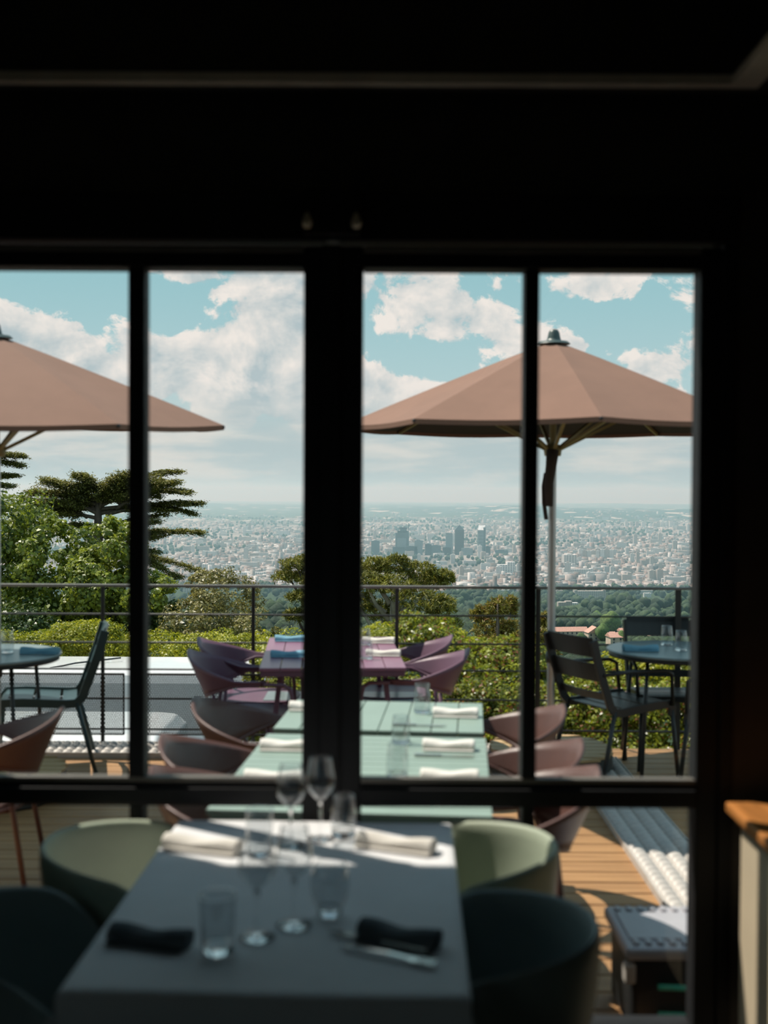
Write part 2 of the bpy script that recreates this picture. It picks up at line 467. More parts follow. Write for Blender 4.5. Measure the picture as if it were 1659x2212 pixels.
# ---------------------------------------------------------------- mesh helpers
class MB:
    def __init__(s):
        s.v, s.f = [], []

    def add(s, verts, faces, M=None):
        o = len(s.v)
        if M is not None:
            verts = [M @ Vector(p) for p in verts]
        s.v += [tuple(p) for p in verts]
        s.f += [tuple(i + o for i in f) for f in faces]
        return s

    def box(s, x0, x1, y0, y1, z0, z1, M=None):
        v = [(x0, y0, z0), (x1, y0, z0), (x1, y1, z0), (x0, y1, z0), (x0, y0, z1), (x1, y0, z1), (x1, y1, z1), (x0, y1, z1)]
        f = [(0, 3, 2, 1), (4, 5, 6, 7), (0, 1, 5, 4), (1, 2, 6, 5), (2, 3, 7, 6), (3, 0, 4, 7)]
        return s.add(v, f, M)

    def tube(s, path, r, n=8, M=None, flat=None, side=None):
        """Sweep along path. r: radius or list. flat=(a, b) makes a rectangular bar: a along `side`, b across."""
        P = [Vector(p) for p in path]
        rs = r if isinstance(r, (list, tuple)) else [r] * len(P)
        verts, faces = [], []
        prev = None
        n = 4 if flat else n
        for i, p in enumerate(P):
            if i == 0:
                t = P[1] - P[0]
            elif i == len(P) - 1:
                t = P[-1] - P[-2]
            else:
                t = (P[i + 1] - P[i]).normalized() + (P[i] - P[i - 1]).normalized()
            t.normalize()
            if side is not None:
                a = Vector(side)
                a = (a - t * a.dot(t)).normalized()
            elif prev is None:
                a = t.orthogonal().normalized()
            else:
                a = (prev - t * prev.dot(t)).normalized()
            prev = a
            b = t.cross(a)
            for k in range(n):
                if flat:
                    ca, cb = ((1, 1), (-1, 1), (-1, -1), (1, -1))[k]
                    verts.append(p + a * ca * flat[0] + b * cb * flat[1])
                else:
                    th = 2 * PI * k / n
                    verts.append(p + (a * math.cos(th) + b * math.sin(th)) * rs[i])
        for i in range(len(P) - 1):
            for k in range(n):
                faces.append((i * n + k, i * n + (k + 1) % n, (i + 1) * n + (k + 1) % n, (i + 1) * n + k))
        faces.append(tuple(reversed(range(n))))
        faces.append(tuple(range((len(P) - 1) * n, len(P) * n)))
        return s.add(verts, faces, M)

    def lathe(s, prof, n=24, M=None, close=False):
        verts, faces = [], []
        k = len(prof)
        for i in range(n):
            th = 2 * PI * i / n
            for (r, z) in prof:
                verts.append((r * math.cos(th), r * math.sin(th), z))
        for i in range(n):
            j = (i + 1) % n
            for q in range(k - 1 if not close else k):
                q2 = (q + 1) % k
                faces.append((i * k + q, j * k + q, j * k + q2, i * k + q2))
        return s.add(verts, faces, M)

    def prism(s, poly, z0, z1, M=None):
        n = len(poly)
        v = [(x, y, z0) for x, y in poly] + [(x, y, z1) for x, y in poly]
        f = [tuple(reversed(range(n))), tuple(range(n, 2 * n))] + [(i, (i + 1) % n, n + (i + 1) % n, n + i) for i in range(n)]
        return s.add(v, f, M)

    def build(s, name, m, parent=None, smooth=False, bevel=0.0, solid=0.0, sub=0, loc=None, weld=False):
        me = bpy.data.meshes.new(name)
        me.from_pydata(s.v, [], s.f)
        if weld:
            bm = bmesh.new()
            bm.from_mesh(me)
            bmesh.ops.remove_doubles(bm, verts=bm.verts, dist=1e-5)
            bmesh.ops.recalc_face_normals(bm, faces=bm.faces)
            bm.to_mesh(me)
            bm.free()
        me.materials.append(m)
        if smooth:
            me.polygons.foreach_set('use_smooth', [True] * len(me.polygons))
        me.update()
        o = bpy.data.objects.new(name, me)
        C.objects.link(o)
        if parent is not None:
            o.parent = parent
        if loc is not None:
            o.location = loc
        if solid:
            md = o.modifiers.new('solid', 'SOLIDIFY')
            md.thickness = solid
            md.offset = 0
        if sub:
            md = o.modifiers.new('sub', 'SUBSURF')
            md.levels = md.render_levels = sub
        if bevel:
            md = o.modifiers.new('bevel', 'BEVEL')
            md.width = bevel
            md.segments = 2
            md.limit_method = 'ANGLE'
        return o


def tag(o, label, cat, group=None, kind=None):
    if label:
        o['label'] = label
    if cat:
        o['category'] = cat
    if group:
        o['group'] = group
    if kind:
        o['kind'] = kind
    return o


def thing(name, label, cat, loc=(0, 0, 0), rz=0.0, group=None):
    o = bpy.data.objects.new(name, None)
    o.empty_display_size = 0.1
    C.objects.link(o)
    o.location = loc
    o.rotation_euler = (0, 0, rz)
    return tag(o, label, cat, group)


def struct(o):
    o['kind'] = 'structure'
    n = o.name.split('.')[0].replace('_', ' ')
    o['label'] = STRUCT_LABELS.get(o.name, n)
    o['category'] = STRUCT_CATS.get(o.name, n.split()[0])
    return o


STRUCT_LABELS = {
    'wall_front': 'black painted wall with a deep header above the glazed doors',
    'wall_right': 'dark wall beside the wood-topped sideboard', 'wall_left': 'dark side wall across from the sideboard',
    'wall_back': 'dark wall behind the viewer', 'ceiling': 'dark olive ceiling inside the taupe trim',
    'floor': 'dark wooden restaurant floor under the laid table',
    'window_fill_1': 'added black framed side window for fill light in the dark wall beside the viewer',
    'trim_1': 'thin taupe trim running along the ceiling and turning the corner',
    'door_1': 'black steel glazed door leaf on the van side of the double post',
    'door_2': 'black steel glazed door leaf with the parasol pole behind it',
    'door_frame': 'black steel outer frame around both glazed door leaves',
    'ceiling_border': 'dark lowered ceiling edge outside the taupe trim',
    'deck_floor': 'sunlit wooden plank terrace outside the glazed doors',
    'hillside_ground': 'wide ground falling from the terrace to the hazy city plain',
    'street_pavement': 'grey street below the terrace under the parked vehicles',
}
STRUCT_CATS = {'door_frame': 'door', 'deck_floor': 'terrace', 'hillside_ground': 'ground', 'street_pavement': 'street', 'ceiling_border': 'ceiling'}


def children(o):
    return [c for c in bpy.data.objects if c.parent == o]


KIDS = {}


def dup(o, loc=None, rz=None, label=None, group=None, parent=None, first=True):
    """A copy of a thing with copies of its parts and sub-parts."""
    c = o.copy()
    C.objects.link(c)
    if parent is not None:
        c.parent = parent
    if first:
        if loc is not None:
            c.location = loc
        if rz is not None:
            c.rotation_euler = (0, 0, rz)
        if label:
            c['label'] = label
        if group:
            c['group'] = group
    for k in list(o.children):
        dup(k, parent=c, first=False)
    return c


def fast_mesh(name, V, F, m, parent=None, smooth=False):
    """V (n,3), F (k,4) numpy arrays of quads."""
    me = bpy.data.meshes.new(name)
    me.vertices.add(len(V))
    me.vertices.foreach_set('co', np.asarray(V, dtype=np.float32).ravel())
    nf, q = F.shape
    me.loops.add(nf * q)
    me.loops.foreach_set('vertex_index', F.astype(np.int32).ravel())
    me.polygons.add(nf)
    me.polygons.foreach_set('loop_start', np.arange(0, nf * q, q, dtype=np.int32))
    me.polygons.foreach_set('loop_total', np.full(nf, q, dtype=np.int32))
    if smooth:
        me.polygons.foreach_set('use_smooth', np.ones(nf, dtype=bool))
    me.update(calc_edges=True)
    me.validate()
    me.materials.append(m)
    o = bpy.data.objects.new(name, me)
    C.objects.link(o)
    if parent is not None:
        o.parent = parent
    return o


def leaves(name, P, N, size, m, parent=None, asp=0.55, spread=0.7, along=None):
    """Leaf blades at points P, roughly facing N."""
    n = len(P)
    N = N + rng.normal(0, spread, (n, 3))
    N /= np.linalg.norm(N, axis=1)[:, None] + 1e-9
    T = rng.normal(0, 1, (n, 3)) if along is None else along + rng.normal(0, 0.35, (n, 3))
    T -= N * (T * N).sum(1)[:, None]
    T /= np.linalg.norm(T, axis=1)[:, None] + 1e-9
    B = np.cross(N, T)
    s = (size * rng.uniform(0.65, 1.3, n))[:, None]
    V = np.stack([P - T * s * 0.5, P + B * s * asp * 0.5 + N * s * 0.10, P + T * s * 0.5 - N * s * 0.08, P - B * s * asp * 0.5 + N * s * 0.10], axis=1).reshape(-1, 3)
    F = np.arange(4 * n).reshape(n, 4)
    return fast_mesh(name, V, F, m, parent)


def on_blobs(blobs, n, clumps=60, rel=0.33, lo=0.75, sq=1.0):
    """n points on clumps that sit on the given ellipsoids (cx, cy, cz, rx, ry, rz): points and outward normals."""
    blobs = np.array(blobs, dtype=float)
    wts = (blobs[:, 3] * blobs[:, 5]) ** 1.0
    wts /= wts.sum()
    pick = rng.choice(len(blobs), clumps, p=wts)
    d = rng.normal(0, 1, (clumps, 3))
    d[:, 1] -= 0.25
    d[:, 2] += 0.25
    d /= np.linalg.norm(d, axis=1)[:, None]
    cc = blobs[pick, :3] + d * blobs[pick, 3:6] * rng.uniform(lo, 1.0, (clumps, 1))
    cr = blobs[pick, 3:6] * rel * rng.uniform(0.6, 1.25, (clumps, 1))
    k = rng.integers(0, clumps, n)
    e = rng.normal(0, 1, (n, 3))
    e /= np.linalg.norm(e, axis=1)[:, None]
    rad = rng.uniform(0.35, 1.0, (n, 1)) ** 0.5
    P = cc[k] + e * cr[k] * rad
    N = e * 0.7 + d[k] * 0.5 + np.array([0, 0, 0.35])
    return P, N


# ================================================================ ROOM
WY0, WY1 = 3.035, 3.115                      # inner and outer face of the glazed front
GY = 3.075


def wx(u, v=1130):
    return PY(u, v, WY0).x


def wz(v, u=830):
    return PY(u, v, WY0).z


Z_TOP, Z_LEAF, Z_HEAD = wz(579), wz(531), wz(421)
Z_RU, Z_RL = wz(1693), wz(1744)              # lower rail
X_A0, X_A1 = wx(275), wx(311)                # slender bars
X_P0, X_PM0, X_PM1, X_P1 = wx(654), wx(704), wx(724), wx(782)
X_B0, X_B1 = wx(1131), wx(1163)
X_R = wx(1509)
X_RF = wx(1560)
X_L = X_A0 - (X_P0 - X_A1) - 0.005
Z_BR = 0.17                                  # bottom rail

STRUCT = []
# floor, walls, ceiling
fl = MB().box(-3.4, 2.6, -5.0, WY1, -0.12, 0.0).build('floor', M_FLOOR)
struct(fl)
wl = MB()
wl.box(-3.4, 2.6, WY0, WY1 + 0.08, Z_HEAD, 3.0)            # header
wl.box(-3.4, X_L - 0.11, WY0, WY1 + 0.08, 0, Z_HEAD)
wl.box(X_RF + 0.035, 2.6, WY0, WY1 + 0.08, 0, Z_HEAD)
struct(wl.build('wall_front', M_WALL, bevel=0.004))
struct(MB().box(2.5, 2.6, -5.0, WY0, 0, 3.0).build('wall_right', M_WALL))
lw = MB()
lw.box(-3.5, -3.4, -5.0, -2.8, 0, 3.0)
lw.box(-3.5, -3.4, -0.8, WY0, 0, 3.0)
lw.box(-3.5, -3.4, -2.8, -0.8, 0, 0.75)
lw.box(-3.5, -3.4, -2.8, -0.8, 2.4, 3.0)
struct(lw.build('wall_left', M_WALL))
sw = MB()
sw.box(-3.48, -3.42, -2.8, -0.8, 0.75, 0.81)
sw.box(-3.48, -3.42, -2.8, -0.8, 2.34, 2.4)
for yq in (-2.8, -1.83, -0.86):
    sw.box(-3.48, -3.42, yq, yq + 0.06, 0.81, 2.34)
W1 = sw.build('window_fill_1', M_BLACKFRAME)  # added window, out of view, to bring fill light into the room
struct(W1)
MB().box(-3.453, -3.447, -2.74, -0.86, 0.81, 2.34).build('pane', M_PANE, W1)
struct(MB().box(-3.5, 2.6, -5.1, -5.0, 0, 3.0).build('wall_back', M_WALL))
struct(MB().box(-3.5, 2.6, -5.1, WY1, 3.0, 3.1).build('ceiling', M_CEIL))
TY = 2.92
tz0, tz1 = PY(600, 178, TY).z, PY(600, 155, TY).z
TX = PY(1583, 165, TY).x
cb = MB()
cb.box(-3.4, 2.5, TY + 0.03, WY0, tz1 - 0.01, 3.0)
cb.box(TX + 0.075, 2.5, -5.0, TY + 0.03, tz1 - 0.01, 3.0)
struct(cb.build('ceiling_border', M_WALL))
tr = MB()
tr.box(-3.4, TX + 0.075, TY, TY + 0.03, tz0, tz1)
tr.box(TX, TX + 0.075, -5.0, TY, tz0, tz1)
struct(tr.build('trim_1', M_TRIM, bevel=0.003))

# outer frame of the doors: head with stepped stops, side posts, threshold
fr = MB()
fr.box(X_L - 0.11, X_RF + 0.035, WY0 - 0.012, WY1 + 0.02, Z_LEAF + 0.012, Z_HEAD)
fr.box(X_L - 0.11, X_L - 0.06, WY0 - 0.006, WY1 + 0.02, 0, Z_LEAF + 0.012)
fr.box(X_RF - 0.004, X_RF + 0.035, WY0 - 0.006, WY1 + 0.02, 0, Z_LEAF + 0.012)
fr.box(X_L - 0.06, X_RF, WY0, WY1 + 0.02, -0.02, 0.02)
FRAME = fr.build('door_frame', M_BLACKFRAME, bevel=0.004)
struct(FRAME)
hd = MB()
hd.box(wx(390), wx(1110), WY0 - 0.022, WY0 - 0.012, Z_HEAD - 0.012, Z_HEAD)
hd.box(wx(655), wx(775), WY0 - 0.045, WY0 - 0.012, wz(514), Z_HEAD + 0.005)
hd.build('header_stop', M_BLACKFRAME, FRAME, bevel=0.003)


def leaf_door(name, x0, x1, bar0, bar1, sx0, sx1, handle_x):
    root = bpy.data.objects.new(name, None)
    C.objects.link(root)
    root.location = (0, 0, 0)
    struct(root)
    st = MB()
    st.box(x0, sx0, WY0, WY1, 0.022, Z_LEAF)
    st.box(sx1, x1, WY0, WY1, 0.022, Z_LEAF)
    st.box(sx0, sx1, WY0, WY1, Z_TOP, Z_LEAF)
    st.box(sx0, sx1, WY0, WY1, 0.022, Z_BR)
    st.build('leaf_frame', M_BLACKFRAME, root, bevel=0.005)
    mb = MB()
    mb.box(sx0, sx1, WY0, WY1, Z_RL, Z_RU)
    mb.box(sx0, sx1, WY0 - 0.010, WY0, Z_RL + 0.008, Z_RU - 0.012)
    mb.build('cross_rail', M_BLACKFRAME, root, bevel=0.006)
    mb = MB()
    mb.box(bar0, bar1, WY0 + 0.006, WY1 - 0.006, Z_RU, Z_TOP)
    mb.box(bar0 + 0.004, bar1 - 0.004, WY0 + 0.006, WY1 - 0.006, Z_BR, Z_RL)
    mb.build('glazing_bar', M_BLACKFRAME, root, bevel=0.004)
    for (a, b) in ((sx0, bar0), (bar1, sx1)):
        for (c, d) in ((Z_RU, Z_TOP), (Z_BR, Z_RL)):
            MB().box(a - 0.004, b + 0.004, GY - 0.003, GY + 0.003, c - 0.004, d + 0.004).build('pane', M_PANE, root)
    # beading along the top and the sill of the panes
    bd = MB()
    bd.box(sx0, sx1, WY0 + 0.004, GY - 0.006, Z_RU, Z_RU + 0.014)
    bd.box(sx0, sx1, WY0 - 0.006, WY0, Z_LEAF - 0.020, Z_LEAF - 0.004)
    bd.build('bead', M_BEAD, root, bevel=0.004)
    bo = MB()
    zb = wz(487)
    bo.lathe([(0.0, -0.022), (0.010, -0.020), (0.014, -0.008), (0.011, 0.004), (0.006, 0.016), (0.0, 0.022)], 12, Matrix.Translation((handle_x, WY0 - 0.058, zb)))
    bo.build('flush_bolt', M_BRASS, root, smooth=True)
    return root


leaf_door('door_1', X_L - 0.058, X_PM0, X_A0, X_A1, X_L, X_P0, wx(664))
leaf_door('door_2', X_PM1, X_RF - 0.006, X_B0, X_B1, X_P1, X_R, wx(768))
ov = MB()
ov.box(X_PM0 - 0.012, X_PM1 + 0.012, WY0 - 0.014, WY0, 0.03, Z_LEAF)
ov.build('meeting_cover', M_BLACKFRAME, FRAME, bevel=0.003)

# ================================================================ GROUND AND TERRACE
DZ = -0.05                                   # top of the terrace planks
Y_RAIL = 7.286


def _interp(y):
    ys = [0, 8, 9, 17, 25, 60, 150, 300, 500, 800, 1200, 2000, 3000, 4000, 4700, 5200, 1e6]
    zs = [-2.6, -2.6, -2.35, -2.95, -6.0, -20.0, -36.0, -55.0, -70.0, -98.0, -137.0, -207.0, -287.0, -345.0, -364.0, -366.0, -366.0]
    return np.interp(y, ys, zs)


def terrain(x, y):
    x = np.asarray(x, float)
    y = np.asarray(y, float)
    z = _interp(y)
    m = np.clip((y - 120) / 600, 0, 1) * np.clip((6000 - y) / 3000, 0, 1)
    z = z + m * (9 * np.sin(x / 210.0 + y / 330.0) + 6 * np.sin(x / 95.0 - y / 170.0 + 1.3)) * np.clip(y / 1500, .15, 1)
    # low ridges in front of the horizon
    t = x / np.maximum(y, 1)
    for (yc, wd, amp, tc_, tw) in ((17000, 2600, 112, 0.30, .17), (21000, 3500, 98, 0.15, .13), (26000, 4000, 62, -0.2, .3), (34000, 6000, 70, .3, .3)):
        z = z + amp * np.exp(-((y - yc) / wd) ** 2) * np.exp(-((t - tc_) / tw) ** 2) * (1 + .22 * np.sin(x / 900.0) + .12 * np.sin(x / 370.0 + 1))
    return z - (x * x + y * y) / (2 * 6.371e6)


def ground_at(u, v):
    d = ray(u, v)
    lo, t = None, 60.0
    while t < 80000:
        p = EYE + d * t
        if p.z < float(terrain(p.x, p.y)):
            break
        t *= 1.01
    a, b = t / 1.01, t
    for _ in range(20):
        mdl = (a + b) / 2
        p = EYE + d * mdl
        if p.z < float(terrain(p.x, p.y)):
            b = mdl
        else:
            a = mdl
    p = EYE + d * b
    return p


ys = np.concatenate([np.linspace(7.6, 60, 30), np.geomspace(63, 90000, 230)])
ts = np.linspace(-1, 1, 121)
Yg, Tg = np.meshgrid(ys, ts, indexing='ij')
Xg = Tg * (0.62 * Yg + 40)
Zg = terrain(Xg, Yg)
V = np.stack([Xg, Yg, Zg], -1).reshape(-1, 3)
ny, nx = Yg.shape
I = np.arange(ny * nx).reshape(ny, nx)
F = np.stack([I[:-1, :-1], I[:-1, 1:], I[1:, 1:], I[1:, :-1]], -1).reshape(-1, 4)
M_GROUND = bpy.data.materials.new('hill_and_plain')
M_GROUND.use_nodes = True
t = NT(M_GROUND.node_tree)
tcn = t.n('ShaderNodeTexCoord')
mp = t.n('ShaderNodeMapping')
mp.inputs['Scale'].default_value = (1, 0.35, 0.0)
t.l(tcn.outputs['Object'], mp.inputs[0])
sx = t.n('ShaderNodeSeparateXYZ')
t.l(tcn.outputs['Object'], sx.inputs[0])
fA = t.noise(mp.outputs[0], 0.004, 8.0, 0.62)
fB = t.noise(mp.outputs[0], 0.0011, 6.0, 0.6)
vor = t.n('ShaderNodeTexVoronoi')
t.l(mp.outputs[0], vor.inputs['Vector'])
vor.inputs['Scale'].default_value = 0.0055
sv = t.n('ShaderNodeSeparateColor')
t.l(vor.outputs['Color'], sv.inputs[0])
green = t.mix(t.smooth(fA, .35, .65), (0.028, 0.050, 0.024, 1), (0.06, 0.085, 0.04, 1))
built = t.mix(sv.outputs[0], (0.12, 0.11, 0.095, 1), (0.34, 0.30, 0.27, 1))
urban = t.m('MULTIPLY', t.smooth(sx.outputs[1], 3300, 4300), t.m('SUBTRACT', 1.0, t.smooth(sx.outputs[1], 9000, 19000)))
urban = t.m('ADD', t.m('MULTIPLY', urban, 0.75), 0.08)
urban = t.smooth(t.m('ADD', urban, t.m('MULTIPLY', t.m('SUBTRACT', fB, 0.5), 1.6)), .35, .6)
gc = t.mix(urban, green, built)
ridge = t.m('MULTIPLY', t.smooth(sx.outputs[2], -382, -340), t.smooth(sx.outputs[1], 11000, 13000))
gc = t.mix(ridge, gc, (0.022, 0.042, 0.024, 1))
pale = t.m('GREATER_THAN', sv.outputs[1], 0.93)
gc = t.mix(t.m('MULTIPLY', pale, t.smooth(sx.outputs[1], 5000, 9000)), gc, (0.42, 0.40, 0.35, 1))
b = t.n('ShaderNodeBsdfPrincipled')
t.l(gc, b.inputs['Base Color'])
b.inputs['Roughness'].default_value = 0.95
b.inputs['Specular IOR Level'].default_value = 0.1
o = t.n('ShaderNodeOutputMaterial')
t.l(b.outputs[0], o.inputs[0])
struct(fast_mesh('hillside_ground', V, F, M_GROUND, smooth=True))

st = MB()
st.add([(-30, 7.7, -2.28), (8, 7.7, -2.28), (8, 17.6, -2.86), (-30, 17.6, -2.86), (-30, 7.7, -2.6), (8, 7.7, -2.6), (8, 17.6, -3.2), (-30, 17.6, -3.2)],
       [(0, 1, 2, 3), (7, 6, 5, 4), (0, 4, 5, 1), (1, 5, 6, 2), (2, 6, 7, 3), (3, 7, 4, 0)])
struct(st.build('street_pavement', mat('asphalt', (0.09, 0.09, 0.09), 0.9, scale=3)))

dk = MB()
yb, pitch = WY1 + 0.10, 0.132
dk_rows = int((Y_RAIL + 0.05 - yb) / pitch)
for i in range(dk_rows):
    y0 = yb + i * pitch
    dk.box(-5.2, 5.2, y0, y0 + pitch - 0.009, DZ - 0.028, DZ)
struct(dk.build('deck_floor', M_DECK, bevel=0.003))
jo = MB()
for x in np.arange(-5.1, 5.2, 0.6):
    jo.box(x, x + 0.06, WY1 + 0.05, Y_RAIL + 0.05, DZ - 0.18, DZ - 0.0285)
jo.box(-5.2, 5.2, Y_RAIL + 0.02, Y_RAIL + 0.06, DZ - 0.2, DZ - 0.01)
jo.box(-5.2, 5.2, WY1 + 0.05, WY1 + 0.095, -2.6, DZ - 0.02)
struct(jo.build('deck_joist_structure', M_JOIST))
bpy.data.objects['deck_joist_structure']['label'] = 'dark joists carrying the plank terrace'
bpy.data.objects['deck_joist_structure']['category'] = 'terrace'


# raised walkway gratings with rows of domed studs
def grating(name, label, length, rows=4, width=0.31):
    root = thing(name, label, 'grating', group=None)
    MB().box(-width / 2, width / 2, 0, length, 0, 0.022).build('plate', M_GALV, root, bevel=0.003)
    st = MB()
    n = int(length / 0.060)
    for r in range(rows):
        cx = -width / 2 + (r + .5) * width / rows
        for k in range(n):
            cyy = (k + .5) * length / n
            vs_, fs_ = [], []
            for a in range(9):
                th = PI * a / 8
                for bb, (oy_, hz_, wd_) in enumerate(((-.029, .002, .026), (-.016, .018, .033), (.006, .024, .035), (.022, .017, .033), (.029, .001, .028))):
                    vs_.append((cx + math.cos(th) * wd_, cyy + oy_, 0.022 + math.sin(th) * hz_))
            for a in range(8):
                for bb in range(4):
                    fs_.append((a * 5 + bb, a * 5 + bb + 1, (a + 1) * 5 + bb + 1, (a + 1) * 5 + bb))
            st.add(vs_, fs_)
    st.build('tread_studs', M_GALV, root, smooth=True)
    ed = MB()
    ed.box(-width / 2 - 0.006, -width / 2, 0, length, 0, 0.034)
    ed.box(width / 2, width / 2 + 0.006, 0, length, 0, 0.034)
    ed.build('edge_lip', M_GALV, root)
    return root


g1 = grating('walkway_grating', 'studded metal grating running from the doors past the parasol', 3.6)
g1.location = (1.305, 3.35, DZ)
g2 = grating('walkway_grating', 'studded metal grating lying along the foot of the railing', 6.1)
g2.location = (1.11, Y_RAIL - 0.155, DZ)
g2.rotation_euler = (0, 0, PI / 2)

# railing
rl = thing('railing', 'dark steel railing with thin rods at the terrace edge', 'railing', (0, Y_RAIL, DZ))
RH = PY(830, 1267, Y_RAIL).z - DZ
MB().box(-5, 5, -0.022, 0.022, RH - 0.012, RH + 0.006).build('handrail', M_RAILTOP, rl, bevel=0.003)
for u in (-400, -90, 222, 547, 857, 1163, 1464, 1780):
    x = PY(u, 1400, Y_RAIL).x
    wpost = 0.012 if u not in (1464,) else 0.02
    MB().box(x - wpost, x + wpost, -0.006, 0.006, -0.02, RH - 0.012).build('post', M_RAIL, rl, bevel=0.002)
for v in (1330, 1391, 1449, 1512, 1578):
    zz = PY(830, v, Y_RAIL).z - DZ
    MB().tube([(-5, 0.012, zz), (5, 0.012, zz)], 0.0065, 8).build('rod', M_RAIL, rl, smooth=True)
pz0, pz1 = PY(200, 1586, Y_RAIL - .03).z - DZ, PY(200, 1455, Y_RAIL - .03).z - DZ
for (u0, u1) in ((-420, -66), (-60, 268), (312, 628)):
    xa, xb = PY(u0, 1500, Y_RAIL - .03).x, PY(u1, 1500, Y_RAIL - .03).x
    pm = MB().box(xa, xb, -0.031, -0.029, pz0, pz1).build('mesh_panel', M_MESH, rl)
    bd = MB()
    bd.box(xa, xb, -0.035, -0.025, pz1 - 0.008, pz1 + 0.004)
    bd.box(xa, xb, -0.035, -0.025, pz0 - 0.004, pz0 + 0.006)
    bd.box(xa - 0.004, xa + 0.006, -0.035, -0.025, pz0, pz1)
    bd.box(xb - 0.006, xb + 0.004, -0.035, -0.025, pz0, pz1)
    bd.build('panel_border', M_RAIL, pm)


# ================================================================ VEHICLES ON THE STREET
def vehicle(name, label, cat, x_end, length, y0, width, zg, zr, belt, sill_z, tail=False, rear=0.0):
    """A white van seen from the side; its end at x_end, nose pointing to -X."""
    root = thing(name, label, cat, (x_end, y0, zg))
    h = zr - zg
    prof = [(0.02, 0.28), (0.0, 0.55), (0.0, belt - 0.03), (0.035, belt), (0.045, belt + 0.04), (0.10, h - 0.16), (0.16, h - 0.06), (0.28, h - 0.005), (width / 2, h + 0.02)]
    full = prof + [(width - y, z) for (y, z) in reversed(prof[:-1])]
    stations = [(0.0, 0.90, 0.05), (-0.10, 0.985, 0.015), (-0.35, 1.0, 0.0), (-length * 0.72, 1.0, 0.0), (-length * 0.85, 0.80, 0.02), (-length * 0.90, 0.60, 0.03), (-length * 0.98, 0.52, 0.06), (-length, 0.40, 0.12)]
    bm = MB()
    k = len(full)
    vs_ = []
    for (x, sc, ins) in stations:
        for (y, z) in full:
            zz = min(z, h * sc) if z > belt * 0.8 else z
            yy = width / 2 + (y - width / 2) * (1 - 2 * ins / width)
            vs_.append((x, yy, zz))
    fs_ = []
    for i in range(len(stations) - 1):
        for q in range(k - 1):
            fs_.append((i * k + q, i * k + q + 1, (i + 1) * k + q + 1, (i + 1) * k + q))
        fs_.append((i * k + k - 1, i * k, (i + 1) * k, (i + 1) * k + k - 1))
    fs_.append(tuple(reversed(range(k))))
    fs_.append(tuple(range((len(stations) - 1) * k, len(stations) * k)))
    bm.add(vs_, fs_)
    bm.build('body', M_VAN, root, smooth=False, bevel=0.02)
    for xw in (-0.75, -length * 0.80):
        for yw in (0.02, width - 0.20):
            Mx = Matrix.Translation((xw, yw, 0.31)) @ Matrix.Rotation(-PI / 2, 4, 'X')
            wh = MB().lathe([(0.12, 0.0), (0.24, -0.02), (0.31, 0.02), (0.31, 0.16), (0.22, 0.18), (0.0, 0.18)], 20, Mx).build('wheel', M_TYRE, root, smooth=True)
            MB().lathe([(0.0, -0.025), (0.10, -0.03), (0.20, -0.012), (0.2, 0.01)], 16, Mx).build('hubcap', M_GALV, wh, smooth=True)
    ws = MB()
    ws.box(-length * 0.84, -length * 0.745, 0.2, width - 0.2, h * 0.84, h * 0.97)
    ws.build('windscreen', M_VGLASS, root, bevel=0.03)
    rb = MB()
    rb.box(-length * 0.70, -0.30, -0.012, 0.02, belt - 0.16, belt - 0.12)
    rb.box(-length * 0.68, -0.55, -0.010, 0.03, 0.62, 0.66)
    rb.build('side_moulding', M_VAN, root, bevel=0.006)
    tl = MB()
    tl.box(-0.06, 0.012, 0.04, 0.16, belt - 0.30, belt - 0.05)
    tl.build('tail_lamp', M_LAMP, root, bevel=0.01)
    return root, h


vy = 15.0
vz = PY(200, 1453, vy).z
vx = PY(622, 1450, vy).x
van, vh = vehicle('panel_van', 'long white panel van with flat roof parked below the railing', 'van', vx, 6.6, vy, 1.75, -2.84, vz, 1.1, 0.4)
ar = MB()
ar.tube([(-3.35, 0.42, vh - 0.01), (-3.05, 0.62, vh + 0.03), (-2.5, 1.0, vh + 0.05)], 0.012)
ar.build('roof_rack_bar', M_CHAR, van, smooth=True)
cz = PY(200, 1531, 12.75).z
cx_ = PY(347, 1560, 11.2).x
car, _ = vehicle('white_car', 'shorter white car parked in front of the long van', 'car', cx_, 4.1, 11.2, 1.7, -2.42, cz, 0.92, 0.4)


# ================================================================ INDOOR FURNITURE
TZ = 0.75
ft = [PZ(135, 2150, TZ), PZ(1000, 2150, TZ), PZ(970, 1778, TZ), PZ(386, 1778, TZ)]
tcx = sum(p.x for p in ft) / 4
tcy = sum(p.y for p in ft) / 4
tw = ((ft[1].x - ft[0].x) + (ft[2].x - ft[3].x)) / 2
tl_ = ((ft[3].y - ft[0].y) + (ft[2].y - ft[1].y)) / 2
trot = -math.atan2((ft[3].x + ft[2].x - ft[0].x - ft[1].x) / 2, tl_)
dt = thing('dining_table', 'indoor dining table under the white cloth by the glazed doors', 'table', (tcx, tcy, 0), trot)
MB().box(-tw / 2 + .01, tw / 2 - .01, -tl_ / 2 + .01, tl_ / 2 - .01, TZ - 0.034, TZ - 0.004).build('tabletop', M_OAK, dt, bevel=0.004)
for sx_ in (-1, 1):
    for sy_ in (-1, 1):
        MB().box(-0.022, 0.022, -0.022, 0.022, 0, TZ - 0.034, Matrix.Translation((sx_ * (tw / 2 - .06), sy_ * (tl_ / 2 - .06), 0))).build('leg', M_CHAR, dt, bevel=0.003)
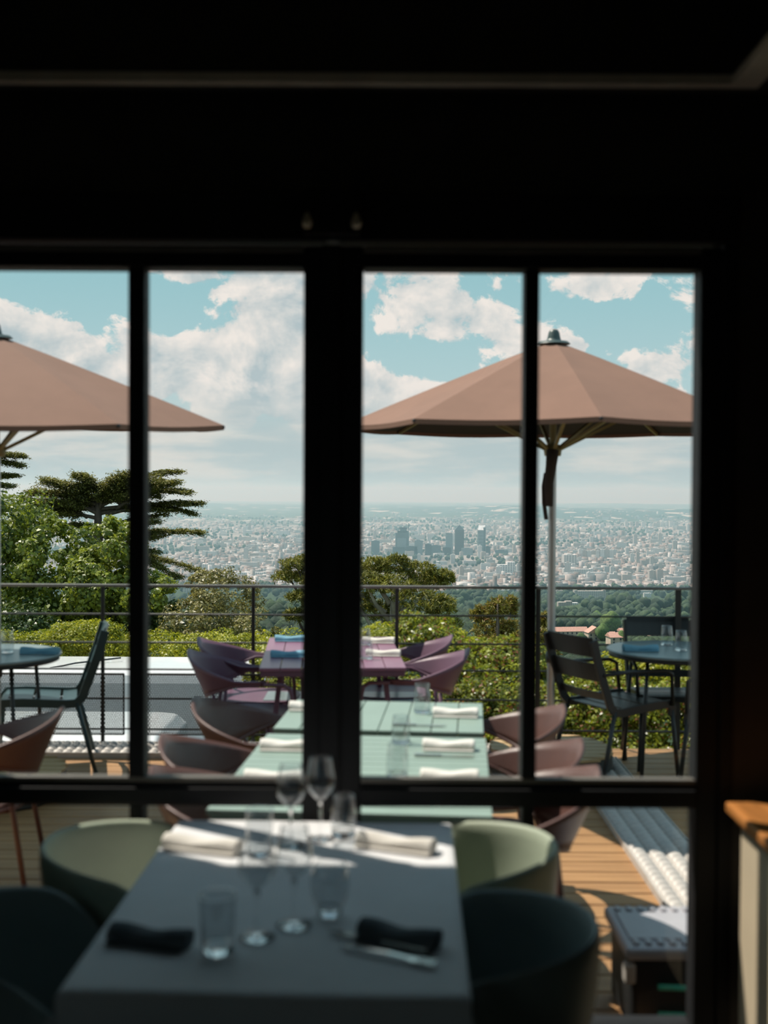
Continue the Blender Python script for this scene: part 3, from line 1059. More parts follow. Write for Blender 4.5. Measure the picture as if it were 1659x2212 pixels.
# the cloth: a draped sheet with corner folds
n1, n2 = 40, 48
drop = 0.27
vs_, fs_ = [], []
hw, hl = tw / 2 + .004, tl_ / 2 + .004
gx = np.concatenate([np.linspace(-1 - drop / hw, -1.001, 8), np.linspace(-1, 1, n1), np.linspace(1.001, 1 + drop / hw, 8)])
gy = np.concatenate([np.linspace(-1 - drop / hl, -1.001, 8), np.linspace(-1, 1, n2), np.linspace(1.001, 1 + drop / hl, 8)])
for b_ in gy:
    for a_ in gx:
        ox, oy = max(0, abs(a_) - 1) * hw, max(0, abs(b_) - 1) * hl
        x, y, z = max(-1, min(1, a_)) * hw, max(-1, min(1, b_)) * hl, TZ
        fall = max(ox, oy)
        if fall > 0:
            z = TZ - 0.004 - fall
            ripple = 0.010 * fall / drop
            if ox > 0:
                x += math.copysign(0.006 + ripple * (1 + math.sin(y * 17)) + 0.35 * min(ox, oy), a_)
            if oy > 0:
                y += math.copysign(0.006 + ripple * (1 + math.sin(x * 19)) + 0.35 * min(ox, oy), b_)
        else:
            z = TZ + 0.0012 + 0.0008 * math.sin(x * 9 + y * 5)
            cr = (b_ - 0.37) * hl
            z += 0.0045 * math.exp(-(cr / 0.006) ** 2)
        vs_.append((x, y, z))
W_ = len(gx)
for j in range(len(gy) - 1):
    for i in range(W_ - 1):
        fs_.append((j * W_ + i, j * W_ + i + 1, (j + 1) * W_ + i + 1, (j + 1) * W_ + i))
tcl = MB().add(vs_, fs_).build('tablecloth', M_CLOTH, smooth=True)
tcl.location = (tcx, tcy, 0.0015)
tcl.rotation_euler = (0, 0, trot)
tag(tcl, 'white linen tablecloth half in sun on the indoor table', 'tablecloth')
CZ = TZ + 0.005


def tub_chair(label, m):
    """Shell armchair with a sweeping rim; faces +X."""
    root = thing('tub_chair', label, 'chair')
    n, k = 48, 13
    vs_, fs_ = [], []
    for i in range(n):
        th = 2 * PI * i / n
        a = abs((th + PI) % (2 * PI) - PI)                  # 0 at the back, pi at the front
        u = a / PI
        hb = 0.772 - 0.022 * (a / R(75)) ** 2 if a < R(75) else 0.75 - 0.15 * (1 - math.cos(min(1, (a - R(75)) / R(57)) * PI)) / 2
        if a > R(118):
            hb = 0.625 - (0.625 - 0.452) * (1 - math.cos(min(1, (a - R(118)) / R(32)) * PI)) / 2
            if a < R(132):
                hb = min(hb, 0.64)
        rx = 0.25 + 0.02 * math.cos(a)
        ry = 0.235
        for j in range(k):
            s = j / (k - 1)
            if s < 0.5:
                rr = s / 0.5 * 0.80
                z = 0.435 - 0.012 * (1 - (s / .5) ** 2)
            else:
                q = (s - 0.5) / 0.5
                rr = 0.80 + 0.20 * math.sin(q * PI / 2)
                z = 0.435 + (hb - 0.435) * (1 - math.cos(q * PI / 2)) ** 0.8
                rr += 0.06 * q * max(0, math.cos(a))
            vs_.append((-math.cos(th) * rx * rr, math.sin(th) * ry * rr, z))
    for i in range(n):
        i2 = (i + 1) % n
        for j in range(k - 1):
            fs_.append((i * k + j, i2 * k + j, i2 * k + j + 1, i * k + j + 1))
    MB().add(vs_, fs_).build('shell', m, root, smooth=True, solid=0.022, sub=1, weld=True)
    cu = MB().lathe([(0.0, 0.0), (0.145, 0.0), (0.165, 0.012), (0.16, 0.028), (0.13, 0.036), (0.0, 0.038)], 32, Matrix.Translation((0.01, 0, 0.442)))
    cu.build('seat_pad', m, root, smooth=True)
    fr_ = MB()
    fr_.tube([(-0.16, -0.15, 0.405), (0.16, 0.15, 0.405)], 0.014)
    fr_.tube([(-0.16, 0.15, 0.405), (0.16, -0.15, 0.405)], 0.014)
    fr_.build('under_frame', M_CHAR, root, smooth=True)
    for sx_ in (-1, 1):
        for sy_ in (-1, 1):
            MB().tube([(sx_ * .14, sy_ * .12, .412), (sx_ * .225, sy_ * .195, 0.0)], [0.018, 0.011], 10).build('leg', M_OAK, root, smooth=True)
    return root


tch = tub_chair('sage tub chair by the doors, its back towards the long van', M_SAGE)
tch.location = (-0.56, 2.77, 0)
tch.rotation_euler = (0, 0, R(-4))
CH_G = 'tub chairs around the indoor table'
tch['group'] = CH_G
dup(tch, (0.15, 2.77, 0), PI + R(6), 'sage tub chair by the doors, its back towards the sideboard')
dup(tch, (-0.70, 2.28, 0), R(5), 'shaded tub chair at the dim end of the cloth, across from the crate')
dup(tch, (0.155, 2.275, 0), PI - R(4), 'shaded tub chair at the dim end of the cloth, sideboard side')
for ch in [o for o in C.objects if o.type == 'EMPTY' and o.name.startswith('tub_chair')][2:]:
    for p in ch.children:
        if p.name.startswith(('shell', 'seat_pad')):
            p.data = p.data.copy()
            p.data.materials[0] = M_SAGE_SHADE


# napkins
def roll(name, label, m, length, rad, loc, rz, group):
    root = thing(name, label, 'napkin', loc, rz, group)
    vs_, fs_ = [], []
    n, k = 28, 14
    for i in range(n):
        s = i / (n - 1)
        x = (s - .5) * length
        pin = 1 - 0.02 * math.sin(s * PI) + 0.015 * math.sin(s * 9)
        for j in range(k):
            th = 2 * PI * j / k
            fl_ = 0.74 if math.sin(th) < 0 else 0.82
            vs_.append((x, math.cos(th) * rad * 1.45 * pin, rad * 0.74 + math.sin(th) * rad * fl_ * pin + .004 * math.sin(s * 7 + th)))
    for i in range(n - 1):
        for j in range(k):
            fs_.append((i * k + j, i * k + (j + 1) % k, (i + 1) * k + (j + 1) % k, (i + 1) * k + j))
    MB().add(vs_, fs_).build('roll', m, root, smooth=True, solid=0.003)
    # rolled ends: a spiral lip inside each end
    for e in (-1, 1):
        sp_ = MB()
        pth = []
        for q in range(26):
            th = q * 0.55
            rr = rad * (0.92 - 0.03 * q)
            pth.append((e * length * 0.492, math.cos(th) * rr * 1.4, rad * .76 + math.sin(th) * rr * .75))
        sp_.tube(pth, 0.0035, 5)
        sp_.build('rolled_end', m, root, smooth=True)
    # the loose fold lying along the roll
    fo = MB()
    fo.box(-length * .49, length * .49, -rad * 2.1, -rad * .4, 0.001, 0.007)
    fo.build('loose_fold', m, root, bevel=0.003)
    return root


NG = 'rolled napkins on the indoor table'
p = PZ(437, 1834, CZ)
roll('napkin', 'cream rolled napkin in sun by the sage chair on the van side', M_NAPKIN, 0.20, 0.017, (p.x, p.y, CZ), R(-17), NG)
p = PZ(855, 1832, CZ)
roll('napkin', 'cream rolled napkin in sun by the sage chair near the sideboard', M_NAPKIN, 0.20, 0.018, (p.x, p.y, CZ), R(-20), NG)
p = PZ(325, 2037, CZ)
roll('napkin', 'dark rolled napkin in shade beside the straight tumbler', M_NAPDARK, 0.165, 0.018, (p.x, p.y, CZ), R(-14), NG)
p = PZ(862, 2034, CZ)
roll('napkin', 'dark rolled napkin in shade with cutlery, beside the round tumbler', M_NAPDARK, 0.165, 0.019, (p.x, p.y, CZ), R(-24), NG)


def fork(label, loc, rz):
    root = thing('fork', label, 'fork', loc, rz)
    MB().tube([(-.10, 0, .004), (-.05, 0, .006), (0.0, 0, .008), (0.045, 0, .006)], 0.004, 8, flat=(0.006, 0.0012), side=(0, 1, 0)).build('handle', M_CUTLERY, root, bevel=.0008)
    h_ = MB().box(0.045, 0.062, -0.011, 0.011, 0.004, 0.007)
    for q in range(4):
        h_.box(0.062, 0.098, -0.0105 + q * .0062, -0.0077 + q * .0062, 0.005, 0.008)
    h_.build('tines', M_CUTLERY, root)
    return root


def knife(label, loc, rz):
    root = thing('knife', label, 'knife', loc, rz)
    MB().box(-0.11, -0.01, -0.008, 0.008, 0.001, 0.010).build('handle', M_CUTLERY, root, bevel=0.003)
    MB().prism([(-0.01, -0.008), (0.09, -0.009), (0.112, 0.004), (0.10, 0.009), (-0.01, 0.006)], 0.003, 0.006).build('blade', M_CUTLERY, root)
    return root


p = PZ(800, 2034, CZ)
knife('steel knife lying along the dark napkin near the round tumbler', (p.x + .015, p.y - .005, CZ), R(154))
p = PZ(850, 2062, CZ)
fork('steel fork lying in front of the dark napkin', (p.x - .01, p.y - .012, CZ), R(-26))


# glasses
def tumbler(name, label, loc, r0, r1, h, belly=0.0, group=None, thick=0.0022):
    root = thing(name, label, 'glass', loc, 0, group)
    pr_o, pr_i = [], []
    for i in range(13):
        s = i / 12
        r = r0 + (r1 - r0) * s + belly * math.sin(PI * min(1, s * 1.02)) ** 0.8
        pr_o.append((r, 0.012 + (h - 0.012) * s))
        pr_i.append((r - thick, 0.016 + (h - 0.016) * s))
    MB().lathe(pr_o + pr_i[::-1], 40).build('wall', M_BOWL, root, smooth=True)
    MB().lathe([(0, 0.0), (r0 * .86, 0.0), (r0 * .99, 0.004), (r0, 0.012), (r0 - thick, 0.016), (r0 * .6, 0.011), (0, 0.010)], 40).build('base', M_STEM, root, smooth=True)
    MB().lathe([(r1 - thick, h), (r1 - thick * .5, h + .001), (r1, h)], 40).build('rim', M_BOWL, root, smooth=True)
    return root


def wine_glass(label, loc, h=0.205, rb=0.038, rm=0.027, group=None):
    root = thing('wine_glass', label, 'wine glass', loc, 0, group)
    hs = h * 0.46
    o_, i_ = [], []
    for k in range(15):
        s = k / 14
        r = 0.004 + (rb - 0.004) * math.sin(min(1, s / 0.42) * PI / 2) if s < .42 else rb - (rb - rm) * ((s - .42) / .58) ** 1.4
        o_.append((r, hs + (h - hs) * s))
        i_.append((max(0.0005, r - 0.0014), hs + 0.004 + (h - hs - 0.004) * s))
    MB().lathe(o_ + i_[::-1], 40).build('bowl', M_BOWL, root, smooth=True)
    MB().lathe([(0.0045, 0.008), (0.0036, 0.03), (0.0036, hs - 0.02), (0.006, hs - 0.002), (0.0, hs + .002)], 16).build('stem', M_STEM, root, smooth=True)
    MB().lathe([(0, 0.0), (0.034, 0.0), (0.036, 0.0015), (0.030, 0.003), (0.012, 0.0055), (0.0045, 0.009), (0.0, 0.009)], 40).build('foot', M_STEM, root, smooth=True)
    return root


GG = 'glasses on the indoor table'


def at(u, v, z=CZ):
    p = PZ(u, v, z)
    return (p.x, p.y, z)


tumbler('tumbler', 'straight clear tumbler in shade, closest to the table end', at(470, 2056), 0.031, 0.036, 0.112, group=GG)
tumbler('tumbler', 'rounded clear tumbler beside the dark napkin with cutlery', at(712, 1976), 0.026, 0.034, 0.108, 0.011, group=GG)
tumbler('tumbler', 'straight clear tumbler in sun beside the cream napkin, van side', at(560, 1848), 0.030, 0.035, 0.112, group=GG)
tumbler('tumbler', 'tapered clear tumbler in sun before the door post', at(742, 1806), 0.032, 0.027, 0.108, 0.004, group=GG)
wine_glass('wine glass in shade between the straight tumbler and another wine glass', at(555, 2024), group=GG)
wine_glass('wine glass in shade beside the rounded tumbler', at(635, 1998), group=GG)
wine_glass('wine glass in sun whose rim overlaps the green terrace table', at(628, 1827), group=GG)
wine_glass('wine glass in sun standing tallest before the door post', at(692, 1812), 0.21, group=GG)

# sideboard with an orange wooden top
sz = 0.82
a = PZ(1566, 1731, sz)
sb = thing('sideboard', 'beige sideboard with orange wooden top beside the doors', 'sideboard', (a.x, a.y, 0))
MB().box(0.0, 0.50, -1.5, 0.0, sz - 0.028, sz).build('top', M_ORANGE, sb, bevel=0.006)
MB().box(0.02, 0.48, -1.48, -0.02, sz - 0.052, sz - 0.028).build('under_moulding', M_ORANGE, sb, bevel=0.004)
MB().box(0.035, 0.47, -1.47, -0.03, 0.08, sz - 0.052).build('body', M_BEIGE, sb)
MB().box(0.06, 0.45, -1.44, -0.06, 0.0, 0.08).build('plinth', M_CHAR, sb)
for k in range(3):
    y1_ = -0.05 - k * 0.47
    MB().box(0.027, 0.035, y1_ - 0.45, y1_, 0.11, sz - 0.07).build('side_panel', M_BEIGE, sb, bevel=0.003)

# crate outside the doors
ca = PZ(1349, 2205, DZ + 0.22)
ck = thing('storage_crate', 'dark storage crate with grey lid and mint handles outside the doors', 'crate', (0, 0, DZ))
cz1 = 0.30
c0, c1_ = PZ(1350, 1952, DZ + cz1), PZ(1352, 2040, DZ + cz1)
cx0, cyf, cyb = c1_.x, c1_.y, c0.y
MB().box(cx0 + .02, cx0 + .55, cyf + .01, cyb - .01, 0.0, cz1 - 0.05).build('body', M_CRATEB, ck, bevel=0.02)
ld = MB().box(cx0, cx0 + .57, cyf - .01, cyb + .01, cz1 - 0.05, cz1 - 0.01).build('lid', M_CRATE, ck, bevel=0.012)
rb_ = MB()
for q in range(14):
    rb_.box(cx0 + .03 + q * .038, cx0 + .048 + q * .038, cyf + .015, cyf + .05, cz1 - 0.012, cz1)
    rb_.box(cx0 + .03 + q * .038, cx0 + .048 + q * .038, cyb - .05, cyb - .015, cz1 - 0.012, cz1)
rb_.box(cx0 + .025, cx0 + .545, cyf + .06, cyb - .06, cz1 - .012, cz1 - .004)
rb_.build('lid_ribs', M_CRATE, ld, bevel=0.003)
for v_ in (2131, 2190):
    q0, q1 = PY(1421, v_, cyf), PY(1500, v_, cyf)
    zc = q0.z - DZ
    MB().tube([(q0.x, cyf - .004, zc), (q0.x + .10, cyf - .012, zc)], 0.009, 10).build('handle', M_MINT, ck, smooth=True)
MB().box(cx0 - .004, cx0 + .03, cyf - .012, cyf + .03, cz1 - .12, cz1 - .06).build('latch', M_GALV, ck, bevel=.006)


# ================================================================ TERRACE FURNITURE
OZ = 0.69


def slat_table(name, label, u_n, v_n, u_n2, v_f, u_f, u_f2, slats_x, m, mf, nsl, pedestal=False):
    a, b_ = PZ(u_n, v_n, OZ), PZ(u_n2, v_n, OZ)
    c, d = PZ(u_f, v_f, OZ), PZ(u_f2, v_f, OZ)
    W = ((b_.x - a.x) + (d.x - c.x)) / 2
    L = ((c.y + d.y) - (a.y + b_.y)) / 2
    rot = -math.atan2((c.x + d.x - a.x - b_.x) / 2, L)
    loc = ((a.x + b_.x + c.x + d.x) / 4, (a.y + b_.y + c.y + d.y) / 4, DZ)
    root = thing(name, label, 'table', loc, rot, 'long table run on the terrace')
    h = OZ - DZ
    tp = MB()
    for q in range(nsl):
        if slats_x:
            y0 = -L / 2 + q * L / nsl
            tp.box(-W / 2, W / 2, y0 + .002, y0 + L / nsl - .002, h - .018, h)
        else:
            x0 = -W / 2 + q * W / nsl
            tp.box(x0 + .002, x0 + W / nsl - .002, -L / 2, L / 2, h - .018, h)
    tp.build('tabletop', m, root, bevel=0.002)
    fr_ = MB()
    fr_.box(-W / 2 + .01, W / 2 - .01, -L / 2 + .004, -L / 2 + .03, h - .05, h - .019)
    fr_.box(-W / 2 + .01, W / 2 - .01, L / 2 - .03, L / 2 - .004, h - .05, h - .019)
    fr_.box(-W / 2 + .004, -W / 2 + .03, -L / 2 + .03, L / 2 - .03, h - .05, h - .019)
    fr_.box(W / 2 - .03, W / 2 - .004, -L / 2 + .03, L / 2 - .03, h - .05, h - .019)
    fr_.build('apron', mf, root, bevel=0.003)
    for sx_ in (-1, 1):
        for sy_ in (-1, 1):
            if pedestal:
                MB().tube([(sx_ * W * .36, sy_ * L * .40, h - .05), (sx_ * W * .46, sy_ * L * .44, 0)], 0.03, 8, flat=(0.03, 0.014), side=(0, 1, 0)).build('leg', mf, root, bevel=.003)
            else:
                MB().tube([(sx_ * (W / 2 - .035), sy_ * (L / 2 - .035), h - .05), (sx_ * (W / 2 - .02), sy_ * (L / 2 - .02), 0)], 0.016, 10).build('leg', mf, root, smooth=True)
    return root


tA = slat_table('terrace_table', 'celadon green slatted table directly outside the doors', 439, 1757, 1063, 1589, 576, 1047, True, M_GREEN, M_GREEND, 14)
tB = slat_table('terrace_table', 'celadon green plank table between the slatted and the plum table', 584, 1578, 1046, 1515, 640, 1040, False, M_GREEN, M_GREEND, 8)
tC = slat_table('terrace_table', 'plum coloured table against the railing', 558, 1443, 880, 1376, 583, 845, False, M_PLUM, M_PLUMD, 7, True)


def patio_chair(label, m):
    """Wrap-around armchair of bent sheet; faces +X."""
    root = thing('patio_armchair', label, 'chair')
    n = 33
    vs_, fs_ = [], []
    for i in range(n):
        th = R(-118 + 236 * i / (n - 1))
        a = abs(th)
        s = a / R(118)
        zb = 0.535 + 0.105 * min(1, s / .68) ** 1.2
        zt = 0.80 - 0.135 * min(1, s / .70) ** 1.0
        zt = max(zt, zb + 0.022)
        for k in range(6):
            q = k / 5
            z = zb + (zt - zb) * q
            ln = (0.02 + 0.085 * math.cos(min(a, PI / 2))) * q
            rx, ry = 0.245 + ln, 0.272 + ln * 0.6
            vs_.append((-math.cos(th) * rx - 0.02, math.sin(th) * ry, z))
    for i in range(n - 1):
        for k in range(5):
            fs_.append((i * 6 + k, (i + 1) * 6 + k, (i + 1) * 6 + k + 1, i * 6 + k + 1))
    MB().add(vs_, fs_).build('backrest', m, root, smooth=True, solid=0.012)
    rm = MB()
    rm.tube([vs_[i * 6] for i in range(n)], 0.009, 8)
    rm.build('back_rail', m, root, smooth=True)
    se = []
    for j in range(40):
        th = 2 * PI * j / 40
        c, s_ = math.cos(th), math.sin(th)
        se.append((math.copysign(abs(c) ** .62, c) * 0.235 + .01, math.copysign(abs(s_) ** .62, s_) * 0.235))
    sm = MB()
    rings = [(0.0, -.006), (0.45, -.006), (0.8, -.002), (0.95, .006), (1.0, .010)]
    vs2, fs2 = [], []
    for (f_, dz_) in rings:
        for (x, y) in se:
            vs2.append(((x - .01) * f_ + .01, y * f_, 0.435 + dz_))
    for r_ in range(len(rings) - 1):
        for j in range(40):
            fs2.append((r_ * 40 + j, r_ * 40 + (j + 1) % 40, (r_ + 1) * 40 + (j + 1) % 40, (r_ + 1) * 40 + j))
    sm.add(vs2, fs2)
    sm.build('seat', m, root, smooth=True, solid=0.010)
    sf = MB()
    sf.tube([(x, y, 0.428) for (x, y) in se] + [(se[0][0], se[0][1], 0.428)], 0.011, 8)
    sf.build('seat_frame', m, root, smooth=True)
    for sy_ in (-1, 1):
        MB().tube([(0.09, sy_ * .262, .648), (0.20, sy_ * .262, .645), (0.235, sy_ * .258, .625), (0.245, sy_ * .255, .58), (0.27, sy_ * .25, 0.0)], 0.011, 8).build('arm_and_front_leg', m, root, smooth=True)
        MB().tube([(-0.19, sy_ * .19, .575), (-0.205, sy_ * .20, .43), (-0.275, sy_ * .235, 0.0)], 0.011, 8).build('rear_leg', m, root, smooth=True)
    return root


def pc_at(u, v, dirn, label, m, src, rz=0.0):
    """Place so that the outer top of the back (z 0.80 above the planks) shows at (u, v)."""
    q = PZ(u, v, DZ + 0.80)
    x = q.x - 0.335 if dirn < 0 else q.x + 0.335
    rot = PI + rz if dirn < 0 else rz
    if src is None:
        c = patio_chair(label, m)
        c.location = (x, q.y, DZ)
        c.rotation_euler = (0, 0, rot)
    else:
        c = dup(src, (x, q.y, DZ), rot, label)
    c['group'] = 'armchairs along the terrace tables'
    return c


b0 = pc_at(1272, 1657, -1, 'russet armchair on the parasol side of the slatted table, next to the doors', M_BROWN, None, R(4))
pc_at(1238, 1597, -1, 'russet armchair in the middle of three on the parasol side', M_BROWN, b0, R(3))
pc_at(1203, 1523, -1, 'russet armchair by the plank table beside the parasol foot', M_BROWN, b0, R(5))
pc_at(347, 1657, 1, 'russet armchair on the van side of the slatted table, next to the doors', M_BROWN, b0, R(-4))
pc_at(366, 1588, 1, 'russet armchair in the middle of three on the van side', M_BROWN, b0, R(-4))
pc_at(432, 1508, 1, 'russet armchair by the plank table on the van side', M_BROWN, b0, R(-8))
pc_at(112, 1530, -1, 'russet armchair standing alone under the van-side parasol', M_BROWN, b0, R(8))
p0_ = pc_at(1000, 1400, -1, 'plum armchair at the plum table on the parasol side, closer to the doors', M_PLUMD, None, R(2))
pc_at(965, 1371, -1, 'plum armchair at the plum table on the parasol side, against the railing', M_PLUMD, p0_, R(2))
pc_at(420, 1402, 1, 'plum armchair at the plum table on the van side, closer to the doors', M_PLUMD, p0_, R(-2))
pc_at(440, 1376, 1, 'plum armchair at the plum table on the van side, against the railing', M_PLUMD, p0_, R(-2))
sB = thing('bench_seat', 'low plum bench with pale seat between the plum and green tables', 'bench', (0, 0, 0))
q0, q1 = PZ(560, 1512, DZ + .44), PZ(905, 1512, DZ + .44)
bx0, bx1, byy = q0.x + .02, q1.x, q0.y
MB().box(bx0, bx1, byy, byy + .30, DZ + .42, DZ + .44).build('seat', M_TEALTOP, sB, bevel=.006)
MB().box(bx0 - .008, bx1 + .008, byy - .008, byy + .31, DZ + .395, DZ + .42).build('seat_frame', M_PLUMD, sB, bevel=.004)
for x in (bx0 + .03, bx1 - .03):
    for y in (byy + .03, byy + .27):
        MB().tube([(x, y, DZ + .395), (x, y, DZ)], 0.014, 8).build('leg', M_PLUMD, sB, smooth=True)


def metal_chair(label, m, arms):
    """Slatted park chair of bent aluminium; faces +X."""
    root = thing('slatted_metal_chair', label, 'chair')
    prof = [(0.245, .375), (0.25, .42), (0.225, .448), (0.12, .447), (0.0, .438), (-0.13, .428), (-0.19, .432), (-0.225, .47), (-0.265, .58), (-0.315, .72), (-0.355, .86)]
    for sy_ in (-1, 1):
        MB().tube([(x, sy_ * .215, z - .012) for x, z in prof], 0.016, 8, flat=(0.010, 0.026), side=(0, 1, 0)).build('side_frame', m, root, bevel=.004)
        MB().tube([(0.245, sy_ * .215, .40), (0.285, sy_ * .235, 0)], 0.013, 8).build('front_leg', m, root, smooth=True)
        MB().tube([(-0.19, sy_ * .215, .425), (-0.30, sy_ * .235, 0)], 0.013, 8).build('rear_leg', m, root, smooth=True)
        if arms:
            MB().tube([(-0.285, sy_ * .225, .645), (-0.1, sy_ * .245, .655), (0.16, sy_ * .25, .645), (0.215, sy_ * .245, .62), (0.235, sy_ * .235, .43)], 0.012, 8).build('arm', m, root, smooth=True)
    for (s0, s1) in ((0.0, .24), (.265, .49), (.515, .74), (.765, 1.0)):
        pts = []
        seat = prof[1:7]
        for q in range(7):
            f_ = (s0 + (s1 - s0) * q / 6) * (len(seat) - 1)
            i_ = min(int(f_), len(seat) - 2)
            fr__ = f_ - i_
            pts.append((seat[i_][0] * (1 - fr__) + seat[i_ + 1][0] * fr__, 0, seat[i_][1] * (1 - fr__) + seat[i_ + 1][1] * fr__ - .004))
        MB().tube(pts, 0.01, flat=(0.205, 0.004), side=(0, 1, 0)).build('seat_slat', m, root)
    for (z0, z1) in ((.49, .535), (.60, .71), (.745, .862)):
        def bx_(z):
            return -0.225 - (z - .47) / (.86 - .47) * .13
        vs_, fs_ = [], []
        for k in range(9):
            y = -.205 + .41 * k / 8
            dpt = -.022 * (1 - (y / .205) ** 2)
            for z in (z0, z1):
                vs_.append((bx_(z) + dpt, y, z))
        for k in range(8):
            fs_.append((k * 2, k * 2 + 2, k * 2 + 3, k * 2 + 1))
        MB().add(vs_, fs_).build('back_slat', m, root, solid=0.008, bevel=.002)
    return root


MG = 'slatted metal chairs around the small round tables'
c1 = metal_chair('teal slatted metal chair seen in profile before the white van', M_TEAL, False)
q = PZ(212, 1668, DZ)
c1.location = (q.x - .36, q.y + .13, DZ)
c1.rotation_euler = (0, 0, PI + R(15))
c1['group'] = MG
c2 = metal_chair('dark slatted armchair beside the parasol pole, turned three quarters away', M_CHAR, True)
q = PZ(1245, 1640, DZ)
c2.location = (1.40, 6.66, DZ)
c2.rotation_euler = (0, 0, R(29))
c2['group'] = MG
dup(c2, (1.80, 6.98, DZ), R(-92), 'dark slatted armchair with its wide back against the railing')
dup(c2, (2.05, 6.22, DZ), R(118), 'dark slatted armchair pushed under the round table, partly cut off')


def bistro(label, cx, cy, rad, h):
    root = thing('bistro_table', label, 'table', (cx, cy, DZ), 0, 'small round terrace tables')
    MB().lathe([(0, h - .016), (rad - .01, h - .016), (rad, h - .012), (rad, h - .004), (rad - .006, h), (0, h)], 48).build('tabletop', M_TEALTOP, root, smooth=False)
    MB().lathe([(rad - .02, h - .04), (rad - .012, h - .04), (rad - .012, h - .017), (rad - .02, h - .017)], 40, close=True).build('rim_band', M_CHAR, root, smooth=True)
    for k in range(4):
        th = PI / 4 + k * PI / 2
        MB().tube([(math.cos(th) * rad * .72, math.sin(th) * rad * .72, h - .02), (math.cos(th) * rad * .86, math.sin(th) * rad * .86, 0)], 0.012, 8).build('leg', M_CHAR, root, smooth=True)
    return root


q = PZ(1309, 1399, OZ)
bistro('round grey table with two tumblers beside the dark slatted armchairs', q.x + .40, q.y - .05, .40, OZ - DZ)
q = PZ(133, 1410, OZ)
bistro('round grey table by the teal chair in front of the van', q.x - .42, q.y - .05, .42, OZ - DZ)

ON = 'rolled napkins on the terrace tables'
for (u, v, m_, ln, rz, lab) in (
    (972, 1690, M_NAPKIN, .19, -4, 'white rolled napkin on the slatted table, parasol side, close to the doors'),
    (970, 1622, M_NAPKIN, .19, -6, 'white folded napkin halfway along the slatted table, parasol side'),
    (985, 1550, M_NAPKIN, .19, -5, 'white rolled napkin on the plank table beside the tall tumbler'),
    (590, 1692, M_NAPKIN, .19, -5, 'white rolled napkin on the slatted table, van side, close to the doors'),
    (618, 1622, M_NAPKIN, .19, -3, 'white folded napkin halfway along the slatted table, van side'),
    (672, 1536, M_NAPKIN, .19, -3, 'white rolled napkin on the plank table, van side'),
    (622, 1420, M_NAPSHADE, .20, 0, 'shade-blue rolled napkin on the plum table, closer to the doors'),
    (628, 1386, M_NAPSHADE, .20, 0, 'shade-blue rolled napkin on the plum table, by the railing'),
    (828, 1418, M_NAPKIN, .20, -4, 'white rolled napkin on the plum table, parasol side, closer to the doors'),
    (818, 1390, M_NAPKIN, .20, -4, 'white rolled napkin on the plum table, parasol side, by the railing'),
    (84, 1413, M_NAPSHADE, .22, -3, 'shade-blue rolled napkin on the round table by the teal chair'),
    (1385, 1407, M_NAPSHADE, .21, 0, 'shade-blue rolled napkin on the round table with two tumblers'),
):
    p = PZ(u, v, OZ)
    roll('napkin', lab, m_, ln, .021, (p.x, p.y + .02, OZ + .001), R(rz), ON)
OG = 'tumblers on the terrace tables'
for (u, v, h, lab) in (
    (858, 1680, .115, 'clear tumbler on the slatted table, close to the doors'),
    (866, 1606, .105, 'clear tumbler halfway along the slatted table'),
    (912, 1540, .125, 'tall clear tumbler on the plank table beside a white napkin'),
    (792, 1424, .10, 'clear tumbler on the plum table, closer to the doors'),
    (788, 1394, .10, 'clear tumbler on the plum table, by the railing'),
    (16, 1410, .125, 'clear tumbler on the round table by the teal chair'),
    (1440, 1394, .12, 'clear tumbler on the round table, closer to the railing'),
    (1471, 1406, .12, 'clear tumbler on the round table, closer to the doors'),
):
    p = PZ(u, v, OZ)
    tumbler('tumbler', lab, (p.x, p.y, OZ + .001), .036, .030, h, .003, group=OG)
for (u, v, lab) in ((905, 1568, 'steel knife on the plank table before a white napkin'), (960, 1634, 'steel knife below the folded napkin on the slatted table')):
    p = PZ(u, v, OZ)
    knife(lab, (p.x, p.y - .01, OZ + .001), R(-4))


